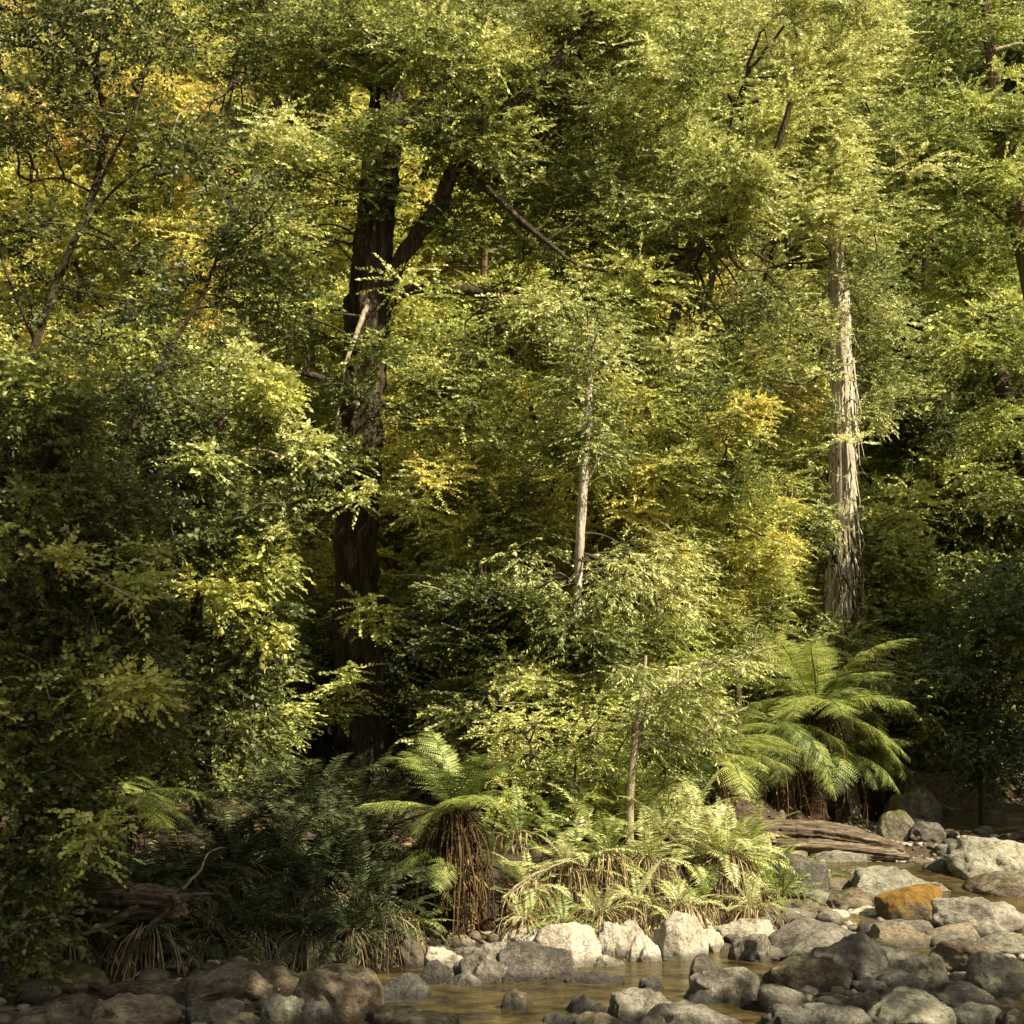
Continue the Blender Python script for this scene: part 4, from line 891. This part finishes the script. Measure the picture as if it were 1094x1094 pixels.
hero_tree('overhanging_tree', 'dark tree hanging over the upstream water at the right edge',
    [(1130, 880), (1120, 700), (1095, 500), (1040, 330), (990, 240), (985, 120)], [30, 26, 20, 14, 11, 7], 33,
    [([(1090, 480), (1020, 470), (970, 440)], 8, 3), ([(1100, 540), (1030, 570), (980, 590)], 7, 3), ([(988, 310), (990, 260), (985, 200)], 10, 7)],
    [(1040, 470, 50, 60, 32, 35, 16, 28), (1060, 570, 50, 60, 32, 35, 16, 28), (1010, 560, 30, 50, 32.5, 35, 9, 26), (1070, 790, 40, 40, 32, 35, 10, 26), (1010, 800, 30, 25, 33, 35, 6, 24), (985, 420, 30, 50, 32.5, 35, 9, 26), (1080, 400, 40, 50, 32, 34, 9, 28)],
    'broad', 'dark', 'dark', 42, per=32, scale=1.15, flat=.6)
hero_tree('sunny_right_tree', 'large sunlit tree filling the right edge with bright leaf tiers',
    [(1150, 860), (1140, 600), (1110, 350), (1070, 150), (1050, -30)], [34, 30, 24, 16, 8], 30,
    [([(1120, 400), (1060, 340), (1010, 300)], 8, 3), ([(1090, 250), (1030, 200), (980, 180)], 8, 3), ([(1080, 180), (1100, 100), (1130, 40)], 8, 3), ([(1140, 68), (1094, 48), (1050, 56), (1010, 50), (975, 40)], 6, 3, 'paletwig')],
    [(1050, 370, 45, 30, 28.6, 31, 9, 26), (1060, 300, 50, 40, 28.6, 31, 11, 28), (1060, 210, 60, 45, 28.6, 31, 14, 28), (1010, 130, 60, 50, 28.6, 31, 14, 28), (1070, 110, 40, 40, 29, 31, 8, 28), (1050, 20, 70, 30, 29.4, 31, 8, 28), (980, 220, 35, 40, 29, 31, 7, 26), (1080, 450, 30, 20, 28.6, 30, 4, 24), (1075, 520, 30, 25, 29, 30.5, 4, 24)],
    'beech', 'bright', 'brown', 43, per=34, scale=1.15, flat=.4)
hero_tree('pale_canopy_tree', 'broad pale green canopy tree across the top right',
    [(730, 860), (735, 650), (745, 450), (760, 300), (790, 150), (800, -30)], [14, 12, 10, 8, 6, 4], 30,
    [([(752, 380), (800, 320), (850, 280)], 7, 3), ([(765, 280), (700, 200), (670, 130)], 7, 3), ([(785, 170), (850, 120), (920, 100)], 8, 3), ([(740, 240), (700, 160), (690, 90)], 4, 2, 'paletwig'), ([(760, 300), (800, 270), (830, 285)], 3, 1, 'paletwig')],
    [(720, 60, 70, 50, 28.6, 31, 12, 30), (820, 60, 80, 50, 28.6, 31, 14, 30), (910, 50, 70, 45, 28.6, 31, 12, 30), (840, 150, 70, 50, 28.6, 31, 14, 30), (920, 180, 60, 60, 28.6, 31, 14, 30), (840, 240, 70, 35, 28.6, 31, 11, 28), (700, 150, 60, 40, 28.6, 31, 9, 28), (900, 260, 40, 25, 28.6, 31, 5, 26), (830, 310, 50, 25, 28.4, 30, 6, 26), (700, 240, 40, 30, 28.6, 31, 4, 26), (885, 215, 50, 35, 25, 26, 13, 30), (880, 130, 70, 50, 25, 26.2, 16, 30), (880, 30, 80, 50, 25, 26.4, 15, 30), (893, 400, 14, 8, 25.4, 25.9, 1, 18), (905, 470, 14, 8, 25.4, 25.9, 1, 18)],
    'beech', 'light', 'brown', 44, per=34, scale=1.12, flat=.42)
hero_tree('yellow_tree', 'golden yellow leaved tree showing through gaps in the canopy',
    [(690, 860), (700, 600), (720, 350), (760, 180)], [16, 14, 12, 6], 33, [([(715, 380), (660, 280), (640, 200)], 6, 2)],
    [(780, 190, 40, 25, 32, 34, 8, 28), (730, 210, 40, 25, 32, 34, 6, 28), (660, 100, 40, 50, 32, 34, 7, 28), (700, 420, 70, 50, 32, 34, 13, 30), (560, 420, 80, 60, 32, 34.5, 14, 30), (600, 510, 60, 40, 32, 34.5, 9, 30), (700, 520, 50, 40, 32, 34, 8, 28), (820, 420, 40, 30, 30.6, 32, 7, 26)],
    'beech', 'golden', 'brown', 45, per=32, scale=1.3)
hero_tree('feathery_tree', 'feathery yellow green tree with drooping sprays left of the stringy trunk',
    [(800, 820), (805, 700), (815, 560), (830, 420)], [12, 11, 8, 4], 28.5, [([(808, 640), (770, 570), (740, 530)], 5, 2), ([(815, 560), (850, 500), (860, 460)], 4, 2)],
    [(820, 470, 40, 40, 27.4, 29, 9, 26), (790, 560, 60, 30, 27.2, 29, 11, 26), (830, 600, 40, 30, 27.2, 29, 8, 26), (770, 640, 60, 25, 27.2, 28.6, 9, 26), (850, 660, 40, 30, 27.4, 29, 6, 26), (745, 590, 40, 30, 27.2, 29, 6, 26), (840, 530, 30, 30, 27.4, 29, 5, 26), (730, 690, 50, 25, 27, 28.4, 7, 26)],
    'fine', 'olive', 'twig', 46, per=34, scale=1.35, flat=.4, extra=[('orange', [(800, 620, 50, 20, 27, 28, 3, 20), (845, 410, 25, 20, 27.4, 28.4, 3, 22), (740, 640, 40, 20, 27, 28, 2, 20)])])
hero_tree('orange_tinged_tree', 'tall orange tinged tree glowing in the sun at upper left',
    [(150, 870), (160, 600), (150, 380), (140, 150)], [20, 18, 14, 6], 30, [([(152, 400), (80, 280), (40, 180)], 7, 3), ([(152, 350), (220, 250), (250, 150)], 7, 3)],
    [(60, 110, 60, 50, 28.5, 31, 10, 32), (150, 60, 70, 50, 28.5, 31, 11, 32), (150, 170, 80, 40, 28.5, 31, 12, 32), (60, 210, 70, 50, 28.5, 31, 12, 32), (190, 260, 70, 40, 28.5, 31, 11, 32), (90, 300, 70, 40, 28.5, 31, 10, 32), (200, 360, 60, 40, 28.5, 31, 9, 32), (110, 380, 70, 35, 28.5, 31, 9, 32)],
    'beech', 'golden', 'brown', 47, per=34, scale=1.25, extra=[('orange', [(80, 120, 70, 60, 28, 29.5, 5, 24), (200, 130, 70, 70, 28, 29.5, 5, 24), (230, 350, 30, 40, 28, 29.5, 3, 24)]), ('golden', [(120, 280, 110, 90, 28, 29.6, 12, 28), (210, 90, 60, 60, 28, 29.6, 6, 28)])])
hero_tree('feathery_shrub', 'loose feathery shrub of thin stems above the sunny bank ferns',
    [(610, 940), (612, 880), (615, 810)], [4, 3, 2], 17.2, [([(612, 900), (580, 830), (560, 780)], 3, 1), ([(612, 890), (650, 820), (680, 770)], 3, 1), ([(614, 850), (630, 800), (620, 740)], 3, 1), ([(612, 920), (690, 850), (720, 800)], 3, 1)],
    [(590, 840, 60, 50, 16.6, 18.2, 10, 20), (660, 850, 60, 50, 16.6, 18.2, 9, 18), (560, 790, 40, 40, 16.8, 18.2, 5, 18), (650, 780, 50, 40, 17, 18.4, 6, 18), (710, 850, 40, 40, 16.8, 18.4, 5, 18)],
    'fine', 'beechlight', 'twig', 48, per=12, scale=.85, cat='shrub', flat=.9, extra=[('olive', [(580, 860, 60, 40, 16.6, 17.6, 5, 16), (670, 820, 60, 50, 16.6, 18, 5, 16)]), ('dark', [(620, 840, 90, 60, 17.4, 18.6, 10, 22)])])
hero_tree('sapling', 'thin white stemmed sapling with a bare branch reaching right',
    [(672, 905), (674, 840), (680, 780), (686, 740), (690, 700)], [8, 8, 6, 5, 3], 16.5,
    [([(678, 800), (700, 790), (735, 800), (770, 770), (800, 755)], 4, 2, 'paletwig'), ([(686, 745), (730, 730), (780, 705), (830, 690)], 4, 2, 'paletwig'), ([(680, 785), (690, 760), (683, 735)], 3, 1, 'paletwig')],
    [(686, 725, 20, 15, 16.1, 16.7, 3, 18), (760, 710, 40, 12, 16.1, 16.7, 4, 20), (720, 770, 40, 25, 16.3, 17.2, 5, 24), (740, 740, 50, 20, 16.3, 17.2, 5, 22)], 'euc', 'light', 'paletwig', 49, per=24, scale=.7, cat='sapling', twigbark='paletwig')
hero_tree('dead_shrub', 'bare dead shrub of curving white twigs among the yellow foliage',
    [(700, 700), (708, 600), (712, 552)], [5, 4, 3], 24,
    [([(712, 556), (690, 545), (660, 548)], 3, 1, 'paletwig'), ([(712, 552), (725, 535), (728, 515)], 3, 1, 'paletwig'), ([(711, 560), (740, 575), (765, 555)], 3, 1, 'paletwig'), ([(710, 580), (690, 610), (680, 640)], 3, 1, 'paletwig'), ([(712, 552), (700, 530), (690, 520)], 2, 1, 'paletwig'), ([(708, 600), (750, 590), (790, 560)], 3, 1, 'paletwig')],
    [], 'euc', 'light', 'paletwig', 50, cat='shrub')
hero_tree('bare_branch', 'leaning bare white stick left of the pale trunk',
    [(515, 700), (520, 550), (532, 520), (548, 492)], [3, 3, 3, 2], 23.5, [], [], 'euc', 'light', 'paletwig', 51, cat='branch')

# ------------------------------------------------------------------ background and filling vegetation: prototypes
def proto_parts(seed, h, cr, n, sp, leaf, bark, per, scale, flat, low=.25, trunk_r=.14, spread=1.):
    rng = np.random.default_rng(seed)
    mbt = MB(); lean = rng.normal(0, .05, 2) * h
    pts = np.array([[0, 0, -.4], [lean[0] * .3, lean[1] * .3, h * .35], [lean[0] * .7, lean[1] * .7, h * .7], [lean[0], lean[1], h * .97]])
    q, r = smooth_path(pts, [trunk_r * 1.3, trunk_r, trunk_r * .6, .02], 22); add_tube(mbt, q, r, 9, .05, 5, seed=seed, wob=.05)
    C, Rr = [], []
    for k in range(n):
        u = rng.uniform(low, 1); a = rng.uniform(0, 6.283)
        prof = math.sin(math.pi * min(1., (u - low) / (1 - low) * .80 + .18)) ** .7
        rad = cr * prof * math.sqrt(rng.uniform(.08, 1.)) * spread
        C.append([lean[0] * u + rad * math.cos(a), lean[1] * u + rad * math.sin(a), h * u]); rr = cr * rng.uniform(.20, .36); Rr.append([rr, rr, rr * flat])
    C = np.array(C); Rr = np.array(Rr); mbc = MB(); add_foliage(mbc, C, Rr, per, sp, rng, scale, 0, cen=(0, 0, h * .5))
    for k, c in enumerate(C[::2]):
        j = np.argmin(np.abs(q[:, 2] - (c[2] - .15 * np.hypot(c[0], c[1])))); s0 = q[j]; m1 = (s0 + c) / 2 + [0, 0, .1 * np.linalg.norm(c - s0)]
        qq, rq = smooth_path([s0, m1, c], [.05, .035, .01], 8); add_tube(mbt, qq, rq, 5, wob=.3, seed=k)
    return mbt.mesh('trunk', B[bark]), mbc.mesh('crown', [L[leaf]], smooth=False)
PR = {
 'golden': proto_parts(1, 9, 2.6, 60, 'beech', 'golden', 'brown', 26, 1.5, .5),
 'olive':  proto_parts(2, 9, 2.6, 60, 'beech', 'olive', 'brown', 26, 1.5, .5),
 'light':  proto_parts(3, 10, 2.8, 66, 'beech', 'light', 'brown', 26, 1.5, .5),
 'bright': proto_parts(4, 9, 2.7, 60, 'broad', 'bright', 'brown', 30, 1.5, .6),
 'beech':  proto_parts(5, 10, 2.8, 66, 'beech', 'beech', 'dark', 26, 1.45, .45),
 'dark':   proto_parts(6, 10, 2.8, 66, 'broad', 'dark', 'dark', 28, 1.4, .6),
 'grey':   proto_parts(7, 9, 2.5, 60, 'euc', 'greygreen', 'pale', 30, 1.4, .8),
 'orange': proto_parts(8, 8, 2.3, 50, 'beech', 'orange', 'brown', 26, 1.4, .5),
 'sh_olive': proto_parts(9, 2.6, 1.2, 40, 'fine', 'olive', 'twig', 22, 1.3, .6, .05, .04),
 'sh_light': proto_parts(10, 2.6, 1.2, 40, 'broad', 'light', 'twig', 24, .85, .6, .05, .04),
 'sh_dark': proto_parts(11, 2.8, 1.3, 44, 'broad', 'dark', 'twig', 24, .85, .6, .05, .04),
 'sh_bright': proto_parts(12, 2.6, 1.2, 40, 'beech', 'bright', 'twig', 24, .95, .5, .05, .04),
 'sh_golden': proto_parts(13, 2.8, 1.3, 40, 'fine', 'golden', 'twig', 24, 1.4, .6, .05, .04),
 'sh_shade': proto_parts(14, 2.8, 1.3, 44, 'broad', 'shade', 'twig', 24, .9, .6, .05, .04),
}
def plant(kind, x, y, s, label, group, cat, name, rz, dz=0.):
    root = thing(name, label, cat, (x, y, tz(x, y) + dz), group, rz); root.scale = (s, s, s)
    tr, cr_ = PR[kind]
    link('trunk' if cat != 'shrub' else 'stem', tr, root); link('crown', cr_, root)
    return root
rg = random.Random(21)
DESC = {'golden': 'golden leaved tree', 'olive': 'olive green tree', 'light': 'pale green tree', 'bright': 'bright green tree', 'beech': 'layered green tree', 'dark': 'deep green tree', 'grey': 'grey green drooping tree', 'orange': 'orange tinged tree'}
# rows of trees up the slope
for row, (Yr, step) in enumerate([(36, 3.4), (41, 3.8), (46, 4.2), (52, 4.6), (59, 5.0), (67, 5.4), (76, 6.0)]):
    half = Yr * .40 + 3
    x = -half
    while x < half:
        xx = x + rg.uniform(-.9, .9); yy = Yr + rg.uniform(-1.6, 1.6); x += step
        if sdist(np.array([xx]), np.array([yy]))[0] < 1.2: continue
        rel = xx / yy
        if rel > .22: kind = rg.choice(['dark', 'bright', 'beech', 'light', 'bright'])
        elif rel > .0: kind = rg.choice(['golden', 'olive', 'light', 'golden', 'bright', 'olive'])
        elif rel > -.18: kind = rg.choice(['golden', 'olive', 'bright', 'olive', 'golden'])
        else: kind = rg.choice(['golden', 'olive', 'olive', 'golden', 'light', 'orange'])
        where = 'on the right of the slope' if rel > .22 else 'behind the middle of the picture' if rel > -.08 else 'on the left of the slope'
        dist = 'low' if row < 2 else 'halfway up' if row < 4 else 'high up'
        lab = f'{DESC[kind]} {dist} {where} in the wall of forest'
        plant(kind, xx, yy, rg.uniform(.95, 1.35) * (1 + .06 * row), lab, lab.replace(' tree ', ' trees '), 'tree', 'forest_tree', rg.uniform(0, 6.28))
# shrubs under the trees
SD = {'sh_olive': 'feathery olive shrub', 'sh_light': 'pale leafy shrub', 'sh_dark': 'dark leafy shrub', 'sh_bright': 'bright green shrub', 'sh_golden': 'golden feathery shrub', 'sh_shade': 'dull blue green shrub'}
for row, (Yr, step) in enumerate([(18.6, 1.9), (20.5, 2.0), (23.5, 2.2), (26.5, 2.3), (30, 2.6), (33.5, 2.8)]):
    half = Yr * .38 + 2; x = -half
    while x < half:
        xx = x + rg.uniform(-.6, .6); yy = Yr + rg.uniform(-.8, .8); x += step
        if sdist(np.array([xx]), np.array([yy]))[0] < 1.0: continue
        rel = xx / yy
        if yy < 22.5 and abs(547 + F * rel - 385) < 120: continue
        if yy < 24.5 and 715 < 547 + F * rel < 900: continue
        if rel < -.2: kind = rg.choice(['sh_dark', 'sh_dark', 'sh_bright', 'sh_olive'])
        elif rel < -.05: kind = rg.choice(['sh_dark', 'sh_bright', 'sh_olive', 'sh_dark'])
        elif rel < .2: kind = rg.choice(['sh_light', 'sh_olive', 'sh_bright', 'sh_golden', 'sh_light']) if row > 1 else rg.choice(['sh_dark', 'sh_bright', 'sh_dark'])
        else: kind = rg.choice(['sh_shade', 'sh_dark', 'sh_bright'])
        s = rg.uniform(.75, 1.1) * (.62 if row == 0 else 1.)
        where = 'at the right' if rel > .2 else 'in the sunny middle' if rel > -.05 else 'around the big trunk' if rel > -.2 else 'at the left'
        lab = f'{SD[kind]} in the {"front" if row < 2 else "middle" if row < 4 else "rear"} of the undergrowth {where}'
        plant(kind, xx, yy, s, lab, lab.replace(' shrub ', ' shrubs '), 'shrub', 'undergrowth_shrub', rg.uniform(0, 6.28))
# trees outside the frame beside and behind the camera (near bank), they throw the shade on the creek
SUN_EL = math.radians(45); SUN_AZ = math.radians(124)    # azimuth clockwise from +Y
SUN = np.array([math.sin(SUN_AZ) * math.cos(SUN_EL), math.cos(SUN_AZ) * math.cos(SUN_EL), math.sin(SUN_EL)])


def shade_tree(name, label, base, seed, recv, per, leaf='dark', sc=1.7):
    """tall unseen near-bank tree, crown clumps set sunward of the spots they must shade; recv = list of (xmin,xmax,ymin,ymax,zmin,zmax,n,tmin,tmax) of what its shade reaches"""
    rng = np.random.default_rng(seed); base = np.array([base[0], base[1], tz(*base)]); root = thing(name, label, 'tree', base)
    C = []
    for (x0, x1, y0, y1, z0, z1, n, t0, t1) in recv:
        p = np.stack([rng.uniform(x0, x1, n), rng.uniform(y0, y1, n), rng.uniform(z0, z1, n)], -1)
        c = p + SUN * rng.uniform(t0, t1, (n, 1))
        for q in c:
            q[2] = max(q[2], CAMZ + max(q[1], 0) * .54 + 2.1)
            g = q - SUN * (q[2] - .5) / SUN[2]
            if -1.7 < g[0] < 6.2 and 12.2 < g[1] < 19.5: continue   # the gap that lets the sun onto the fern bank
            C.append(q)
    C = np.array(C); Rr = np.tile(np.array([[.75, .75, .45]]), (len(C), 1)) * rng.uniform(.7, 1.3, (len(C), 1))
    top = C[:, 2].max(); mb = MB()
    q, r = smooth_path([base - [0, 0, .3], base + [.1, .1, top * .4], base + [-.2, .3, top * .75], base + [-.4, .5, top]], [.4, .32, .24, .08], 30)
    add_tube(mb, q, r, 18, .06, 8, seed=seed); link('trunk', mb.mesh('trunk', B['dark'], origin=base), root)
    mb = MB(); add_foliage(mb, C, Rr, per, 'broad', rng, sc, 0)
    for k, c in enumerate(C):
        j = np.argmin(np.abs(q[:, 2] - c[2] + .25 * np.hypot(*(c - base)[:2]))); s0 = q[j]; m1 = (s0 + c) / 2 + [0, 0, .5]
        if m1[2] < CAMZ + max(m1[1], 0) * .54 + .5: m1[2] = CAMZ + max(m1[1], 0) * .54 + .8
        qq, rq = smooth_path([s0, m1, c], [.08, .05, .012], 9); add_tube(mb, qq, rq, 5, mat=1, seed=k)
    link('crown', mb.mesh('crown', [L[leaf], B['twig']], smooth=False, origin=base), root)
shade_tree('overhanging_tree', 'tall unseen near bank tree, crown shaped to shade the creek from the right', (11.5, 1.5), 71,
    [(-1.5, 7.5, 7.2, 11.0, 0, .3, 18, 11, 15), (2.2, 6.5, 10.8, 12.8, 0, .3, 8, 10.5, 13), (5.0, 7.8, 12.8, 14.5, .2, .4, 4, 11, 14)], 15)
shade_tree('overhanging_tree', 'tall unseen near bank tree, crown shaped to shade the dark ferns', (8.5, -1.0), 72,
    [(-4.6, -1.6, 11.0, 13.4, 0, 2.0, 34, 10, 14), (-5.5, -2.2, 11, 13.4, 1.6, 3.6, 11, 7.5, 10), (-6, -2.4, 12, 16, 1.5, 5, 9, 8, 11)], 24)
for (x, y, s_) in [(12.4, 21.5, 1.1), (14.5, 24.0, 1.25), (17.5, 24.5, 1.3)]:
    plant('dark', x, y, s_, 'dark tree on the right bank beyond the picture edge', 'dark trees on the right bank', 'tree', 'bank_tree', x)

# ------------------------------------------------------------------ leaf litter on the ground (stuff)
mb = MB(); n = 60000
lx = RNG.uniform(-16, 16, n); ly = RNG.uniform(13, 46, n); sd = sdist(lx, ly); k = sd > .15; lx, ly = lx[k], ly[k]; n = len(lx)
pp = np.stack([lx, ly, terrain(lx, ly) + .03], -1)
add_leaves(mb, pp, RNG.normal(0, 1, (n, 3)) * [1, 1, .5], np.array([0, 0, 1.]) + RNG.normal(0, .5, (n, 3)), RNG.uniform(.07, .16, n), .45, RNG.uniform(0, 1, (n, 3)))
o = struct('leaf_litter', mb.mesh('leaf_litter', L['dead'], smooth=False), 'stuff'); o['label'] = 'brown leaf litter on the forest floor'; o['category'] = 'leaf litter'
mb = MB(); n = 90000
lx = RNG.uniform(-30, 32, n); ly = RNG.uniform(34, 75, n); k = sdist(lx, ly) > .4; lx, ly = lx[k], ly[k]; n = len(lx)
C = np.stack([lx, ly, terrain(lx, ly) + RNG.uniform(0, .7, n)], -1)
add_leaves(mb, C, RNG.normal(0, 1, (n, 3)), np.array([0, -.4, .8]) + RNG.normal(0, .6, (n, 3)), RNG.uniform(.2, .5, n), .5, RNG.uniform(0, 1, (n, 3)))
o = struct('ground_cover', mb.mesh('ground_cover', L['olive'], smooth=False), 'stuff'); o['label'] = 'olive ground cover on the slope under the forest'; o['category'] = 'ground cover'

# ------------------------------------------------------------------ logs
def log(label, pts, rad, seed, roots=()):
    base = np.array(pts[len(pts) // 2]); mb = MB()
    q, r = smooth_path(pts, rad, (len(pts) - 1) * 14 + 1); add_tube(mb, q, r, 40, .12, 11, seed=seed, wob=.04, grain=.16)
    o = link('fallen_log', mb.mesh('fallen_log', B['log'], origin=base), None, base); tag(o, label, 'log')
    for k, (rp, rr) in enumerate(roots):
        mb = MB(); q, r = smooth_path(rp, rr, (len(rp) - 1) * 8 + 1); add_tube(mb, q, r, 8, .12, 4, seed=seed + k, wob=.1)
        link('root', mb.mesh('root', B['log'], origin=base), o)
    return o
log('upper weathered brown log lying at the foot of the tall tree fern', px_path([(812, 888, 20.4), (862, 889, 20.3), (910, 896, 20.2), (966, 908, 20.1)]), [.14, .15, .14, .05], 1)
log('lower cracked log in front of the weathered brown one', px_path([(826, 904, 19.9), (870, 906, 19.8), (930, 911, 19.7), (972, 916, 19.6)]), [.09, .12, .09, .03], 2)
log('short broken orange brown stub leaning behind the weathered logs', px_path([(814, 894, 20.9), (825, 882, 20.9), (838, 869, 20.9)]), [.10, .09, .05], 3)
log('old grey fallen log with torn roots under the left shrubs', px_path([(40, 966, 12.4), (90, 962, 12.3), (140, 963, 12.2), (190, 968, 12.1)]), [.13, .14, .15, .10], 4,
    [(px_path([(150, 966, 12.1), (120, 985, 12.0), (70, 1006, 11.9)]), [.05, .03, .012]), (px_path([(185, 964, 12), (205, 957, 12), (228, 955, 11.9)]), [.05, .03, .008]), (px_path([(180, 972, 12), (160, 990, 12), (150, 1015, 11.9)]), [.03, .02, .008])])
for lab, pts, rad in [
    ('pale bare stick leaning on the left end of the sunny fern bank', [(538, 958, 14.2), (565, 938, 14.25), (592, 925, 14.4), (625, 915, 14.6)], [.014, .012, .009, .004]),
    ('thin grey stick lying among the stones under the log ends', [(838, 946, 18.6), (858, 940, 18.7), (880, 934, 18.8)], [.016, .013, .006]),
    ('dead twig poking out of the dark fern clump over the old log', [(196, 948, 12.2), (214, 930, 12.2), (222, 912, 12.3), (240, 905, 12.3)], [.012, .010, .007, .003])]:
    pts = px_path(pts); mb = MB(); q, r = smooth_path(pts, rad, 18); add_tube(mb, q, r, 7, .12, 3, seed=9, wob=.4)
    tw, _ = smooth_path([q[8], q[8] + np.array([.05, 0, .09]), q[8] + np.array([.15, -.02, .14])], [1, 1, 1], 7); add_tube(mb, tw, np.linspace(r[8] * .7, .002, 7), 5, seed=3)
    o = link('fallen_branch', mb.mesh('fallen_branch', B['paletwig'], origin=pts[0]), None, pts[0]); tag(o, lab, 'stick')
# thin white trickle between boulders and little cascade upstream
def fall(name, pts, w, seed):
    rgx = np.random.default_rng(seed); mb = MB(); q, r = smooth_path(pts, np.full(len(pts), w), 14)
    for k in range(5):
        off = rgx.normal(0, w * .5, (len(q), 3)) * np.linspace(.3, 1, len(q))[:, None] ; add_tube(mb, q + off, r * rgx.uniform(.15, .35), 6, .2, 3, seed=seed + k)
    return struct(name, mb.mesh(name, FOAM))
fall('trickle_water', px_path([(1000, 1012, 13.2), (1000, 1020, 13.0), (998, 1034, 12.9), (994, 1052, 12.8)]), .045, 1)
fall('cascade_water', px_path([(1046, 884, 25.5), (1044, 889, 25.2), (1040, 897, 25), (1036, 903, 24.8)]), .12, 2)

# ------------------------------------------------------------------ light
def sun_lamp():
    ld = bpy.data.lights.new('sun', 'SUN'); ld.energy = 10.5; ld.angle = math.radians(.53); ld.color = (1, .905, .70)
    o = bpy.data.objects.new('sun', ld); COL.objects.link(o)
    o.rotation_euler = Vector((-SUN[0], -SUN[1], -SUN[2])).to_track_quat('-Z', 'Y').to_euler(); o.location = (0, 0, 40)
sun_lamp()
w = bpy.data.worlds.new('World'); scene.world = w; w.use_nodes = True
nt = w.node_tree; bg = nt.nodes['Background']
sky = nt.nodes.new('ShaderNodeTexSky'); sky.sky_type = 'NISHITA'; sky.sun_disc = False
sky.sun_elevation = SUN_EL; sky.sun_rotation = SUN_AZ; sky.air_density = 1.2; sky.dust_density = 2.5
warm = mixc(nt, 1.0, sky.outputs[0], (1.0, .90, .70), 'MULTIPLY')
nt.links.new(warm, bg.inputs[0]); bg.inputs[1].default_value = .15

scene.render.engine = 'CYCLES'
scene.view_settings.view_transform = 'Standard'; scene.view_settings.look = 'None'; scene.view_settings.exposure = 0
cy = scene.cycles
cy.max_bounces = 6; cy.diffuse_bounces = 2; cy.glossy_bounces = 2; cy.transmission_bounces = 2; cy.transparent_max_bounces = 4
cy.use_denoising = True; cy.denoiser = 'OPENIMAGEDENOISE'; cy.denoising_input_passes = 'RGB_ALBEDO_NORMAL'
